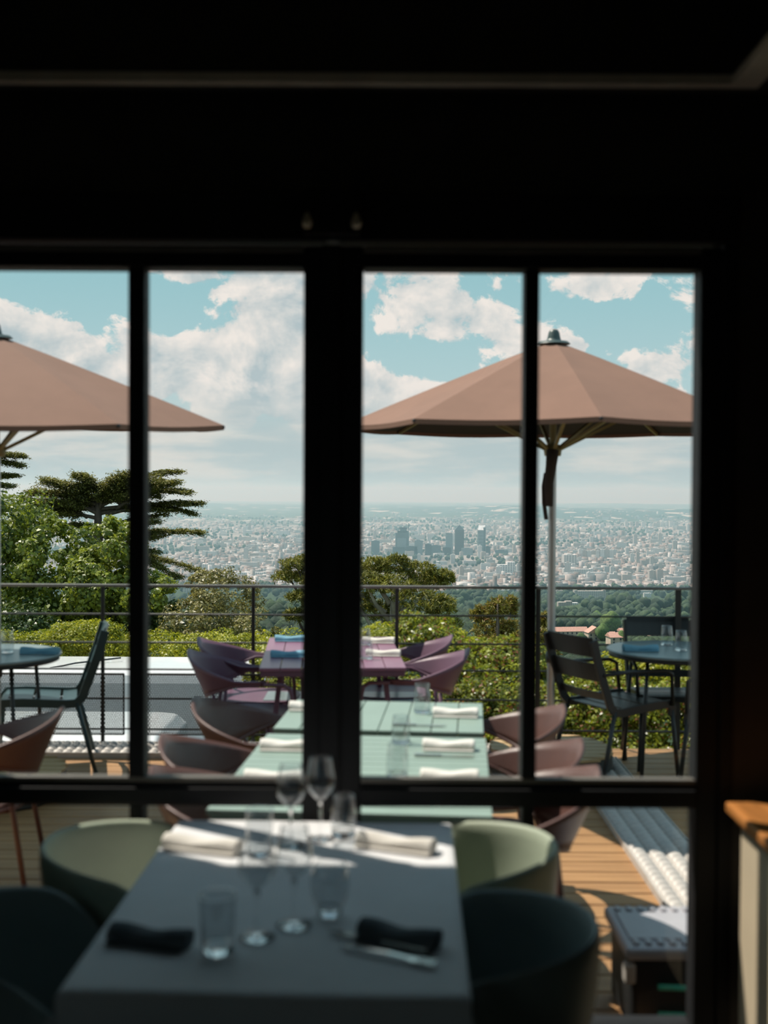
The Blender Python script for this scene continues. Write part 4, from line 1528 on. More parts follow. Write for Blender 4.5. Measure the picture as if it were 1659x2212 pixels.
def parasol(label, cx, cy, rad, zr, za, a0, tilt_axis, tilt, strap, rot_label=None):
    root = thing('parasol', label, 'parasol', (cx, cy, DZ), 0, 'terracotta parasols on the terrace')
    T = Matrix.Translation((0, 0, zr - DZ)) @ Matrix.Rotation(tilt, 4, tilt_axis) @ Matrix.Translation((0, 0, -(zr - DZ)))
    zr_, za_ = zr - DZ, za - DZ
    n = 8
    cor = [(rad * math.cos(a0 + k * PI / 4), rad * math.sin(a0 + k * PI / 4)) for k in range(n)]
    vs_, fs_ = [], []
    rr = [0.035, 0.25, 0.5, 0.75, 1.0]
    sub_ = 6
    for k in range(n):
        x0, y0 = cor[k]
        x1, y1 = cor[(k + 1) % n]
        for (ri, f_) in enumerate(rr):
            for j in range(sub_ + 1):
                g = j / sub_
                sag = 0.018 * math.sin(PI * g) * f_ * (1 - .3 * f_)
                z = za_ + (zr_ - za_) * f_ ** 1.04 - sag
                inw = 1 - 0.016 * math.sin(PI * g) * f_
                vs_.append(((x0 * (1 - g) + x1 * g) * f_ * inw, (y0 * (1 - g) + y1 * g) * f_ * inw, z))
    st_ = len(rr) * (sub_ + 1)
    for k in range(n):
        for ri in range(len(rr) - 1):
            for j in range(sub_):
                o_ = k * st_ + ri * (sub_ + 1) + j
                fs_.append((o_, o_ + sub_ + 1, o_ + sub_ + 2, o_ + 1))
    cn = MB().add(vs_, fs_, T)
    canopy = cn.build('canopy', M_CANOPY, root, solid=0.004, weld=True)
    canopy.data.materials.append(M_CANOPY_SHADE)
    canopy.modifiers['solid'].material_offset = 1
    hm = MB()
    for k in range(n):
        x0, y0 = cor[k]
        x1, y1 = cor[(k + 1) % n]
        pts = [((x0 * (1 - j / 6) + x1 * j / 6) * (1 - .016 * math.sin(PI * j / 6)), (y0 * (1 - j / 6) + y1 * j / 6) * (1 - .016 * math.sin(PI * j / 6)), zr_ - 0.012 - 0.0126 * math.sin(PI * j / 6)) for j in range(7)]
        hm.tube(pts, 0.01, flat=(0.012, 0.002), side=(0, 0, 1), M=T)
    hm.build('hem', M_CANOPY, canopy)
    pole_b = 0.146
    hubz = zr_ - 0.14
    MB().lathe([(0.024, pole_b), (0.024, hubz)], 20).build('pole', M_ALU, root, smooth=True)
    MB().lathe([(0.021, hubz), (0.021, za_ - .01)], 20).build('upper_pole', M_BRONZE, root, smooth=True)
    MB().lathe([(0.024, hubz - .04), (0.05, hubz - .035), (0.055, hubz), (0.05, hubz + .03), (0.024, hubz + .035)], 20).build('hub', M_BRONZE, root, smooth=True)
    MB().lathe([(0.0245, .66), (0.033, .66), (0.033, .72), (0.0245, .72)], 20).build('clamp', M_CHAR, root, smooth=True)
    for k in range(n):
        th = a0 + k * PI / 4
        c, s_ = math.cos(th), math.sin(th)
        rib = MB().tube([(c * .03, s_ * .03, za_ - .022), (c * rad * .99, s_ * rad * .99, zr_ - .014)], 0.009, flat=(0.007, 0.010), side=(-s_, c, 0), M=T).build('rib', M_BRONZE, root)
        MB().tube([(c * .05, s_ * .05, hubz + .005), (c * rad * .56, s_ * rad * .56, za_ + (zr_ - za_) * .56 - .03)], 0.009, flat=(0.010, 0.008), side=(-s_, c, 0)).build('strut', M_BRONZE, root)
        MB().lathe([(0.0, -.012), (0.012, -.006), (0.012, .006), (0.0, .012)], 8, T @ Matrix.Translation((c * rad * .995, s_ * rad * .995, zr_ - .008))).build('rib_tip', M_CHAR, rib, smooth=True)
    MB().lathe([(0.10, -0.015), (0.085, 0.0), (0.045, 0.006), (0.040, 0.02), (0.033, 0.055), (0.022, 0.072), (0.0, 0.076)], 20, T @ Matrix.Translation((0, 0, za_ - .004))).build('finial_cap', M_CAPG, root, smooth=True)
    if strap:
        MB().tube([(-.005, -.034, hubz), (-.015, -.036, hubz - .10), (-.028, -.036, hubz - .20), (-.024, -.034, hubz - .34)], [.040, .034, .030, .024], 10).build('crank_sleeve', M_STRAP, root, smooth=True)
        MB().tube([(-.045, -.03, hubz - .14), (-.058, -.03, hubz - .22), (-.055, -.03, hubz - .32), (-.040, -.03, hubz - .42)], 0.01, flat=(0.012, 0.004), side=(1, 0, 0)).build('tie_strap', M_STRAP, root)
    # weighted foot with a slatted wooden top
    bs = MB().lathe([(0, 0), (0.36, 0), (0.372, .012), (0.372, .125), (0.365, .128), (0, .128)], 48).build('base', M_BASE, root, smooth=False)
    sl = MB()
    for q in range(8):
        y0 = -.36 + q * .09
        ym = y0 + .045
        hw_ = math.sqrt(max(0, .368 ** 2 - max(abs(y0 + .004), abs(y0 + .086)) ** 2))
        hx = math.sqrt(max(.0, .368 ** 2 - min(abs(y0 + .004), abs(y0 + .086)) ** 2))
        sl.prism([(-hw_, y0 + .004), (hw_, y0 + .004), (hx, ym), (hw_, y0 + .086), (-hw_, y0 + .086), (-hx, ym)] if hw_ > .05 else [(-hx, ym), (0, y0 + .004), (hx, ym), (0, y0 + .086)], .1285, .146)
    sl.build('base_slats', M_SLATWOOD, bs, bevel=.002)
    MB().lathe([(0.027, .146), (0.06, .147), (0.05, .165), (0.032, .20), (0.027, .20)], 20).build('pole_socket', M_BASE, root, smooth=True)
    return root


pr = PY(1187, 1500, 6.77)
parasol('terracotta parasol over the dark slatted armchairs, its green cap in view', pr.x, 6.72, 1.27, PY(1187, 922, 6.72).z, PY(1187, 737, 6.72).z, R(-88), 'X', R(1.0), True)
pl_ = PY(-8, 1500, 6.1)
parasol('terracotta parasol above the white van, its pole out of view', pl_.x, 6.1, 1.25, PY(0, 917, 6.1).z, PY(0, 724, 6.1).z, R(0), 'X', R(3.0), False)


# ================================================================ PLANTS AROUND THE TERRACE
def bush(name, label, blobs, n, size, m, cat='shrub', clumps=90, rel=0.30, stems=5, asp=0.55, group=None, bark=None, spread=0.58):
    root = thing(name, label, cat, (blobs[0][0], blobs[0][1], float(terrain(blobs[0][0], blobs[0][1]))), 0, group)
    base = np.array(root.location)
    P, N = on_blobs(blobs, n, clumps, rel)
    leaves('foliage', P - base, N, size, m, root, asp, spread)
    tr_ = MB()
    for k in range(stems):
        bl = blobs[k % len(blobs)]
        top = Vector((bl[0] + random.uniform(-.5, .5) * bl[3], bl[1], bl[2] + bl[5] * random.uniform(.0, .6))) - Vector(base)
        foot = Vector((random.uniform(-.3, .3), random.uniform(-.2, .2), -0.2))
        mid = foot.lerp(top, .5) + Vector((random.uniform(-.2, .2), random.uniform(-.2, .2), .1))
        rr_ = max(0.02, bl[5] * .03)
        tr_.tube([foot, mid, top], [rr_ * 1.6, rr_, rr_ * .4], 7)
    tr_.build('branches', bark or M_BARK, root, smooth=True)
    return root


def B(u, v, Y, ru, rv, ry):
    """An ellipsoid centred at pixel (u, v) and depth Y with half sizes in pixels."""
    p = PY(u, v, Y)
    return (p.x, p.y, p.z, ru * Y / FPX, ry, rv * Y / FPX)


# big broadleaf trees beyond the street
bush('maple_tree', 'dense broadleaf tree with sunlit leaf tips behind the hedge', [B(-80, 1165, 26, 200, 135, 2.0), B(20, 1150, 25, 80, 100, 1.6), B(70, 1210, 25, 95, 110, 1.6), B(130, 1220, 24.5, 90, 100, 1.6), B(150, 1330, 24, 190, 90, 1.6), B(-60, 1330, 24, 160, 90, 1.6)],
     34000, .098, L_MAPLE, 'tree', 230, .22, 6, .7)
bush('maple_tree', 'lighter broadleaf tree rising before the cedar trunk', [B(255, 1200, 23.5, 62, 75, 1.1), B(215, 1270, 23.2, 80, 80, 1.2), B(320, 1290, 23.0, 60, 60, 1.1)],
     16000, .088, L_MAPLE2, 'tree', 120, .25, 4, .7)
bush('dark_shrub', 'deep green shrub in shadow between the maples and the olive shrub', [B(350, 1340, 23.6, 75, 70, 1.2), B(240, 1350, 23.8, 110, 60, 1.1), B(80, 1350, 23, 160, 55, 1.1)],
     13000, .085, L_DARKHEDGE, 'shrub', 80, .30, 4, .6)
bush('olive_shrub', 'olive toned shrub beside the cedar on the slope', [B(480, 1310, 22, 80, 75, 1.0), B(430, 1350, 21.5, 75, 60, 1.0), B(545, 1360, 21.5, 60, 45, .9), B(455, 1262, 22, 50, 30, .6)],
     16000, .062, L_OLIVE, 'shrub', 140, .27, 5, .5)
hb = [B(u, 1398 + (u % 3) * 4, 19.2, 70, 34, .7) for u in range(-80, 660, 60)]
bush('clipped_hedge', 'yellow green hedge along the street behind the van', hb, 40000, .052, L_HEDGE, 'hedge', 260, .42, 8, .55)
bush('leafy_bush', 'rounded bright bush swelling above the street hedge', [B(185, 1385, 18.7, 75, 48, .6), B(150, 1400, 18.7, 60, 36, .6)], 13000, .05, L_HEDGE, 'shrub', 80, .32, 4, .5)
# greenery right behind the railing
bush('leafy_bush', 'bright leafy bush behind the railing at the plum table', [B(690, 1425, 10.5, 130, 42, .7), B(600, 1440, 10.4, 60, 45, .6), B(850, 1400, 10.6, 110, 45, .7), B(960, 1410, 10.5, 90, 50, .7)],
     32000, .038, L_HEDGE, 'shrub', 170, .32, 6)
bush('leafy_bush', 'broad sunlit climber mass behind the railing, parasol side of the plum table', [B(1000, 1440, 9.6, 110, 60, .6), B(1110, 1450, 9.6, 90, 60, .6), B(920, 1380, 9.8, 70, 55, .5), B(1190, 1488, 9.6, 80, 52, .6)],
     34000, .038, L_IVY, 'shrub', 170, .32, 6)
bush('leafy_bush', 'yellowish leafy bush behind the round table with tumblers', [B(1345, 1468, 9.9, 70, 50, .6), B(1430, 1450, 9.9, 80, 48, .6), B(1530, 1448, 9.9, 70, 52, .6), B(1250, 1490, 9.8, 60, 45, .5)],
     26000, .038, L_HEDGE, 'shrub', 150, .32, 6)
ib = [B(u, 1545, 8.6, 80, 75, .5) for u in range(600, 1640, 75)]
bush('climber_hedge', 'dense green climber hedge directly behind the railing', ib, 90000, .034, L_IVY, 'hedge', 620, .30, 12)
ib2 = [B(u, 1640, 8.0, 80, 45, .25) for u in range(900, 1640, 75)]
bush('low_climber', 'low creeping climber with reddish leaves at the railing foot', ib2, 24000, .032, L_IVY, 'shrub', 200, .36, 6)
dh = [B(u, 1490, 9.3, 80, 42, .5) for u in range(780, 1200, 60)]
bush('dark_hedge', 'dark shaded hedge top behind the bright climber', dh, 24000, .036, L_DARKHEDGE, 'hedge', 160, .38, 6)


def pine(name, label, u0, v_top, v_base, Y, pads, m, n_per, size, bark, trunk=1.0):
    """Pine with needle tufts in pads; pads are pixel ellipses (u, v, ru, rv)."""
    c = PY(u0, v_base, Y)
    root = thing(name, label, 'tree', (c.x, Y, float(terrain(c.x, Y))))
    base = np.array(root.location)
    Ps, Ns, Al = [], [], []
    br = MB()
    top = PY(u0, v_top, Y)
    br.tube([Vector((0, 0, -.3)), Vector((c.x, Y, c.z)) - Vector(base), Vector(top) - Vector(base)], [.009 * Y * trunk, .006 * Y * trunk, .0008 * Y], 9)
    for (u, v, ru, rv) in pads:
        p = PY(u, v, Y + random.uniform(-.8, .8))
        st_ = PY(u0 + (u - u0) * .15, min(v + rv + 60, v_base), Y)
        br.tube([Vector(st_) - Vector(base), (Vector(st_) * .4 + Vector(p) * .6 + Vector((0, 0, -.1))) - Vector(base), Vector(p) - Vector(base)], [.06, .04, .015], 6)
        nt = n_per
        rxx, rzz = ru * Y / FPX, rv * Y / FPX
        for q in range(nt):
            d = rng.normal(0, 1, 3)
            d /= np.linalg.norm(d)
            tp = np.array(p) + d * np.array([rxx, rxx * .8, rzz]) * rng.uniform(.5, 1)
            # a tuft: a candle of needles fanning up and out
            k = 16
            dirs = rng.normal(0, .65, (k, 3)) + np.array([d[0] * .6, d[1] * .5, .8])
            dirs /= np.linalg.norm(dirs, axis=1)[:, None]
            Ps.append(tp + dirs * size * .5)
            Al.append(dirs)
            Ns.append(rng.normal(0, 1, (k, 3)))
    P = np.concatenate(Ps) - base
    leaves('foliage', P, np.concatenate(Ns), size * 1.15, m, root, .16, .1, np.concatenate(Al))
    br.build('trunk', bark, root, smooth=True)
    return root


pine('pine_tree', 'wide flat topped pine behind the plum table', 850, 1235, 1400, 24,
     [(800, 1225, 42, 20), (850, 1222, 40, 22), (900, 1236, 45, 20), (955, 1248, 28, 13), (790, 1260, 45, 22), (850, 1265, 60, 22), (925, 1262, 50, 16), (900, 1300, 60, 26), (820, 1320, 50, 22), (770, 1300, 45, 30), (950, 1310, 38, 22), (740, 1240, 45, 24), (880, 1345, 50, 20), (960, 1350, 40, 18)], L_PINE, 85, .125, M_PALEBARK)
pine('pine_tree', 'pine spray reaching out beside the door post', 690, 1215, 1400, 25,
     [(640, 1222, 40, 14), (625, 1248, 40, 12), (680, 1215, 40, 18), (690, 1260, 50, 20), (655, 1290, 35, 14), (640, 1330, 30, 14), (700, 1310, 50, 25)], L_PINE, 75, .125, M_BARK)
pine('young_pine', 'small yellowish pine behind the climber on the slope', 1075, 1305, 1430, 20,
     [(1040, 1330, 22, 22), (1075, 1318, 22, 24), (1105, 1312, 14, 24), (1055, 1365, 38, 24), (1095, 1362, 34, 24), (1075, 1400, 48, 24), (1040, 1400, 34, 22), (1120, 1390, 25, 22)], L_PINEY, 90, .10, M_BARK, .3)
pine('young_pine', 'thin yellowish conifer half hidden behind the parasol pole', 1180, 1330, 1440, 19,
     [(1178, 1345, 10, 20), (1172, 1385, 16, 22), (1190, 1410, 18, 18)], L_PINEY, 80, .10, M_BARK, .2)


def cedar(label, u_t, v_top, v_low, Y, limbs, trunk_r):
    c = PY(u_t, v_low, Y)
    root = thing('cedar_tree', label, 'tree', (c.x, Y, float(terrain(c.x, Y))))
    base = Vector(root.location)
    br = MB()
    tp = PY(u_t, v_top, Y)
    br.tube([Vector((0, 0, -.5)), Vector((c.x, Y, c.z)) - base, Vector((tp.x, Y, tp.z)) - base], [trunk_r * 1.3, trunk_r, trunk_r * .35], 10)
    Ps, Al, Ns = [], [], []
    s_ = Y / FPX
    for (u0, v0, u1, v1, wd, dn) in limbs:
        a = Vector(PY(u0, v0, Y))
        ydep = random.uniform(-1.0, 1.0) * abs(u1 - u0) * s_ * .5
        b_ = Vector(PY(u1, v1, Y)) + Vector((0, ydep, 0))
        mid = (a + b_) / 2 + Vector((0, random.uniform(-.4, .4), abs(u1 - u0) * s_ * random.uniform(.03, .16)))
        curve = []
        for q in range(13):
            f_ = q / 12
            curve.append(a * (1 - f_) ** 2 + mid * 2 * f_ * (1 - f_) + b_ * f_ * f_)
        L = (b_ - a).length
        br.tube([p - base for p in curve], [max(.02, trunk_r * .30 * (1 - .85 * q / 12)) for q in range(13)], 6)
        nb = int(dn)
        for q in range(nb):
            f_ = random.uniform(.22, 1.0)
            i_ = min(11, int(f_ * 12))
            p = curve[i_].lerp(curve[i_ + 1], f_ * 12 - i_)
            tan = (curve[i_ + 1] - curve[i_]).normalized()
            sidev = Vector((-tan.y, tan.x, 0)).normalized() if abs(tan.z) < .99 else Vector((0, 1, 0))
            sgn = random.choice((-1, 1))
            ln = wd * s_ * random.uniform(.35, 1.0) * (1.1 - .5 * f_)
            tw_ = (tan * random.uniform(.3, .9) + sidev * sgn * random.uniform(.2, 1.0) + Vector((0, 0, random.uniform(-.50, .22)))).normalized()
            br.tube([p - base, p + tw_ * ln - base], [.02, .008], 4)
            m_ = 60
            fr_ = rng.uniform(.1, 1.05, m_)[:, None]
            pts = np.array(p) + np.array(tw_) * ln * fr_ + rng.normal(0, 1, (m_, 3)) * np.array([.12, .12, .05])
            al = np.tile(np.array(tw_) * .8 + np.array([0, 0, .35]), (m_, 1))
            Ps.append(pts)
            Al.append(al)
            Ns.append(np.tile([0, 0, 1.0], (m_, 1)))
    P = np.concatenate(Ps) - np.array(base)
    leaves('foliage', P, np.concatenate(Ns), .125, L_CEDAR, root, .30, .5, np.concatenate(Al))
    br.build('trunk', M_BARK, root, smooth=True)
    return root


CROWN = []
for q in range(26):
    ue = random.uniform(70, 400)
    edge_ = np.interp(ue, [50, 110, 180, 250, 300, 375, 430], [1064, 1042, 1030, 1026, 1022, 1022, 1080])
    ve = edge_ + random.uniform(2, 58) * (1 if ue < 330 else .9)
    uo = 212 + (ue - 212) * random.uniform(.0, .35)
    CROWN.append((uo, max(ve + 6, 1062 + random.uniform(-8, 40)), ue, ve, random.uniform(22, 40), 22))
for q in range(9):
    ue, ve = random.uniform(335, 428), random.uniform(1040, 1165)
    ue -= abs(ve - 1090) * .45
    CROWN.append((214 + random.uniform(0, 40), ve + random.uniform(-5, 30), ue, ve, random.uniform(18, 34), 20))
for q in range(6):
    ue, ve = random.uniform(55, 150), random.uniform(1060, 1105)
    CROWN.append((210 - random.uniform(0, 30), ve + random.uniform(-5, 25), ue, ve, random.uniform(20, 34), 30))
cedar('broad spreading cedar with layered dark limbs above the maples', 212, 1062, 1290, 46, CROWN + [
    (212, 1075, 60, 1062, 42, 60), (212, 1060, 110, 1038, 42, 55), (212, 1050, 180, 1028, 45, 40), (212, 1055, 300, 1022, 45, 55), (215, 1065, 375, 1018, 26, 55), (215, 1075, 350, 1038, 30, 45),
    (214, 1100, 425, 1086, 30, 70), (214, 1090, 400, 1062, 30, 55), (214, 1110, 405, 1108, 28, 50), (212, 1100, 75, 1085, 34, 50), (212, 1120, 90, 1100, 30, 35), (212, 1110, 130, 1080, 30, 30),
    (212, 1145, 150, 1130, 22, 22), (214, 1150, 350, 1125, 24, 35), (214, 1160, 420, 1152, 24, 60), (214, 1150, 300, 1140, 22, 30), (214, 1185, 345, 1190, 20, 30), (214, 1175, 390, 1245, 24, 55), (216, 1180, 450, 1255, 26, 50), (212, 1080, 150, 1050, 40, 40), (214, 1080, 270, 1045, 40, 40), (214, 1095, 320, 1060, 34, 40)], .30)
cedar('tall dark cedar cut off beside the van-side parasol', -60, 880, 1290, 50, [
    (-60, 990, 48, 985, 26, 50), (-60, 1000, 42, 1005, 24, 40), (-60, 1040, 35, 1028, 24, 40), (-60, 1055, 40, 1050, 22, 40), (-60, 930, 40, 918, 22, 40), (-60, 1010, -150, 1010, 26, 40), (-60, 940, -140, 930, 26, 40)], .35)


# ================================================================ WOODS AND CITY BELOW
def blob_tree_mesh(seed, sub=2):
    bm = bmesh.new()
    bmesh.ops.create_icosphere(bm, subdivisions=sub, radius=1.0)
    r_ = random.Random(seed)
    ks = [(Vector((r_.gauss(0, 1), r_.gauss(0, 1), r_.gauss(0, 1))).normalized(), r_.uniform(.12, .32)) for _ in range(16)]
    for v_ in bm.verts:
        d = v_.co.normalized()
        f_ = .78
        for (k, a_) in ks:
            f_ = max(f_, .78 + a_ * max(0, (d.dot(k) - .72) / .28))
        v_.co = d * f_
    vs_ = [v_.co.copy() for v_ in bm.verts]
    fs_ = [tuple(x.index for x in f.verts) for f in bm.faces]
    bm.free()
    return np.array(vs_), np.array(fs_)


TREE_MESHES = []
for sd in range(5):
    V_, F_ = blob_tree_mesh(sd, 3)
    V_ = V_ * np.array([1, 1, 1.1]) + np.array([0, 0, 1.25])
    me = bpy.data.meshes.new('woodland_tree')
    me.from_pydata([tuple(x) for x in V_] + [(-.08, 0, -.3), (.08, 0, -.3), (0, .1, -.3), (0, 0, 1.0)], [], [tuple(f) for f in F_] + [(len(V_), len(V_) + 1, len(V_) + 3), (len(V_) + 1, len(V_) + 2, len(V_) + 3), (len(V_) + 2, len(V_), len(V_) + 3)])
    me.materials.append(M_FOREST)
    me.polygons.foreach_set('use_smooth', [True] * len(me.polygons))
    TREE_MESHES.append(me)
TREE_BRIGHT = TREE_MESHES[1].copy()
TREE_BRIGHT.materials[0] = M_FOREST2


def wood_tree(p, r, me, label, group):
    o = bpy.data.objects.new('woodland_tree', me)
    C.objects.link(o)
    o.location = (p[0], p[1], float(terrain(p[0], p[1])) - r * .25)
    o.scale = (r, r, r * random.uniform(.85, 1.15))
    o.rotation_euler = (0, 0, random.uniform(0, 6))
    tag(o, label, 'tree', group)
    return o


CAM_I = CAM_M.inverted()
CLEAR = [(1204, 1298, 1248, 1309, 2400), (1200, 1274, 1224, 1285, 2600), (1375, 1274, 1440, 1291, 2600), (1070, 1273, 1112, 1283, 2600), (588, 1264, 632, 1275, 2800), (1238, 1272, 1308, 1297, 2400), (1195, 1346, 1352, 1392, 900), (1398, 1360, 1455, 1376, 900), (395, 1266, 455, 1284, 2500), (500, 1234, 580, 1248, 6000), (980, 1228, 1130, 1262, 9000), (1210, 1200, 1485, 1262, 9000)]


def hides(x, y, r):
    p = CAM_I @ Vector((x, y, float(terrain(x, y)) + r * .9))
    u, v = 829.5 + FPX * p.x / -p.z, 1106 - FPX * p.y / -p.z
    rp = r * FPX / y
    for (a, b_, c, d, Yf) in CLEAR:
        if y < Yf and a - rp * .7 < u < c + rp * .7 and b_ - rp * 1.0 < v < d + rp * .55:
            return True
    return False


WOOD_G = 'woodland trees on the slope below'
WOOD_L = 'rounded dark green tree in the hazy woods below the terrace'
PLACED = []
cnt = 0
tries = 0
while cnt < 255 and tries < 6000:
    tries += 1
    zone = random.random()
    if zone < .62:
        u, v = random.uniform(1195, 1512), random.uniform(1272, 1400)
    elif zone < .80:
        u, v = random.uniform(560, 655), random.uniform(1240, 1370)
    else:
        u, v = random.uniform(960, 1130), random.uniform(1255, 1330)
    g = ground_at(u, v)
    if g.y > 3800:
        continue
    r = random.uniform(7.5, 14) * g.y / FPX
    r = min(max(r, 3.0), 9.5)
    if hides(g.x, g.y, r) or any(math.hypot(g.x - a, g.y - b_) < (r + c) * 1.02 for (a, b_, c) in PLACED):
        continue
    PLACED.append((g.x, g.y, r))
    wood_tree(g, r, random.choice(TREE_MESHES), WOOD_L, WOOD_G)
    cnt += 1
for (u, v, r) in ((1318, 1367, 22), (1290, 1350, 14), (1300, 1385, 16), (1255, 1392, 14), (1345, 1392, 14), (1365, 1385, 14)):
    g = ground_at(u, v)
    PLACED.append((g.x, g.y, r * g.y / FPX))
    wood_tree(g, r * g.y / FPX, TREE_BRIGHT, 'bright green tree among the pink roofed houses below', 'bright trees by the houses')


OCC = np.zeros((0, 3))


def scatter_trees(name, label, n, gen, rr):
    Vs, Fs, off = [], [], 0
    protos = [blob_tree_mesh(s_ + 20, 1) for s_ in range(4)]
    for i in range(n):
        x, y = gen()
        V_, F_ = protos[i % 4]
        r = rr(x, y)
        if hides(x, y, r):
            continue
        if len(OCC) and ((np.abs(OCC[:, 0] - x) < OCC[:, 2] + r * 1.1) & (np.abs(OCC[:, 1] - y) < OCC[:, 2] + r * 1.1)).any():
            continue
        th = random.uniform(0, 6)
        Rm = np.array([[math.cos(th), -math.sin(th), 0], [math.sin(th), math.cos(th), 0], [0, 0, 1]])
        Vs.append((V_ @ Rm.T) * r + np.array([x, y, float(terrain(x, y)) + r * .75]))
        Fs.append(F_ + off)
        off += len(V_)
    o = fast_mesh(name, np.concatenate(Vs), np.concatenate(Fs), M_FORESTM, smooth=True)
    return tag(o, label, 'trees', kind='stuff')


def gen_slope():
    y = math.exp(random.uniform(math.log(330), math.log(3300)))
    return random.uniform(-.40, .40) * y, y




def gen_plain():
    while True:
        y = math.exp(random.uniform(math.log(3200), math.log(15000)))
        x = random.uniform(-.40, .40) * y
        if math.sin(x / 310 + 1.3 * math.sin(y / 700)) + math.sin(y / 420 + x / 900) > .35:
            return x, y



# apartment blocks, each an object of its own
def block_mesh(kind):
    m = MB()
    if kind == 'slab':
        m.box(-30, 30, -7, 7, -6, 17)
        m.box(-26, -20, -4, 4, 17, 19)
        m.box(14, 20, -4, 4, 17, 19)
    elif kind == 'long':
        m.box(-42, 42, -8, 8, -6, 19)
        m.box(-42, -34, -9, 9, -6, 21)
        m.box(34, 42, -9, 9, -6, 21)
    elif kind == 'tower':
        m.box(-11, 11, -11, 11, -6, 46)
        m.box(-5, 5, -5, 5, 46, 50)
    elif kind == 'step':
        m.box(-24, -6, -8, 8, -6, 17)
        m.box(-6, 9, -8, 8, -6, 22)
        m.box(9, 24, -8, 8, -6, 14)
    elif kind == 'ell':
        m.box(-24, 24, 4, 16, -6, 16)
        m.box(-24, -12, -18, 4, -6, 16)
    me = bpy.data.meshes.new('apartment_block')
    me.from_pydata(m.v, [], m.f)
    me.materials.append(M_BLOCK)
    return me


BM = {k: block_mesh(k) for k in ('slab', 'long', 'tower', 'step', 'ell')}
BS = {'slab': (60, 17), 'long': (84, 19), 'tower': (22, 46), 'step': (48, 20), 'ell': (48, 16)}


BPOS = []


def block(u, vb, wpx, hpx, kind, label, group, rz=None, free=False):
    g = ground_at(u, vb)
    rad_ = wpx * g.y / FPX * .62
    if free and (any(abs(g.x - a) < rad_ + c and abs(g.y - b_) < rad_ + c for (a, b_, c) in BPOS) or abs(g.y - 6370) < 90 and abs(g.x) < 800):
        return None
    BPOS.append((g.x, g.y, rad_))
    o = bpy.data.objects.new('apartment_block', BM[kind])
    C.objects.link(o)
    o.location = (g.x, g.y, g.z)
    sc = g.y / FPX
    bw, bh = BS[kind]
    o.scale = (wpx * sc / bw, max(wpx * sc / bw * .8, .6), hpx * sc / bh)
    o.rotation_euler = (0, 0, random.uniform(-.25, .3) if rz is None else rz)
    return tag(o, label, 'building', group)


SPECIAL = [
    (1273, 1296, 70, 20, 'long', 'long white apartment slab standing among the dark woods under the handrail'),
    (1229, 1222, 27, 24, 'tower', 'pale twin-width tower beside the parasol pole above the white slabs'),
    (1248, 1241, 66, 12, 'long', 'long low pale block with even windows just above the handrail'),
    (1288, 1253, 42, 17, 'slab', 'white slab with balconies above the handrail, next to the long low block'),
    (1328, 1254, 26, 17, 'step', 'stepped white block above the handrail beside the white slab'),
    (1358, 1256, 30, 18, 'step', 'stepped block with toothed roofline above the handrail'),
    (1408, 1256, 15, 24, 'tower', 'slim white tower of a close pair above the handrail'),
    (1424, 1256, 13, 26, 'tower', 'taller slim tower of a close pair above the handrail'),
    (1458, 1262, 48, 16, 'long', 'gridded white block above the handrail beside the slim towers'),
    (1101, 1238, 54, 22, 'step', 'pinkish stepped block beside the dark glazing bar, city side'),
    (1005, 1243, 40, 14, 'slab', 'white slab over the pine crown in the city'),
    (1010, 1256, 40, 12, 'slab', 'cream slab close above the pine crown'),
    (1035, 1262, 30, 12, 'ell', 'orange tinted low block above the handrail beside the pine'),
    (540, 1246, 70, 10, 'long', 'long pale green block between cedar and pine spray'),
    (455, 1230, 40, 14, 'step', 'pale stepped block at the cedar limb tips'),
    (500, 1232, 38, 12, 'slab', 'pale slab to the pine side of the cedar limb tips'),
    (425, 1283, 60, 18, 'slab', 'pinkish house row glimpsed under the handrail beside the olive shrub'),
]
SPECIAL += [
    (1226, 1308, 44, 9, 'step', 'low white villa under the long white slab in the woods'),
    (1212, 1284, 22, 9, 'slab', 'small white block by the parasol pole under the handrail'),
    (1392, 1283, 34, 8, 'slab', 'white block half sunk in the woods past the long white slab'),
    (1398, 1290, 16, 9, 'slab', 'small white gable below the half sunk white block'),
    (1420, 1281, 30, 7, 'step', 'white stepped roofs in the woods beside the thick railing post'),
    (1172, 1300, 20, 8, 'slab', 'small pale villa glimpsed past the dark glazing bar'),
    (1090, 1282, 40, 8, 'slab', 'long low pale roof under the handrail, city side of the young pine'),
    (610, 1274, 44, 9, 'slab', 'pale house row under the handrail beside the pine spray'),
]
for s_ in SPECIAL:
    block(*s_, None, 0.12)
for k, (u, h) in enumerate(((1353, 13), (1364, 11), (1376, 12), (1389, 12), (1405, 8), (1414, 9), (1421, 12), (1430, 12), (1438, 11), (1449, 12), (1453, 11))):
    block(u, 1139, 7, h, 'tower', 'small pale tower in the far row below the ridge', 'far row of small towers', .1)
for k, (u, h) in enumerate(((1254, 20), (1262, 17), (1272, 16), (1281, 17), (1290, 21), (1300, 19), (1310, 20), (1320, 18))):
    block(u, 1206, 10, h, 'tower', 'beige tower in the mid-city row behind the pale twin-width tower', 'mid city row of beige towers', .1)
CITY_L, CITY_G = 'pale apartment block among the hazy rooftops of the city plain', 'apartment blocks on the city plain'
n_b = 0
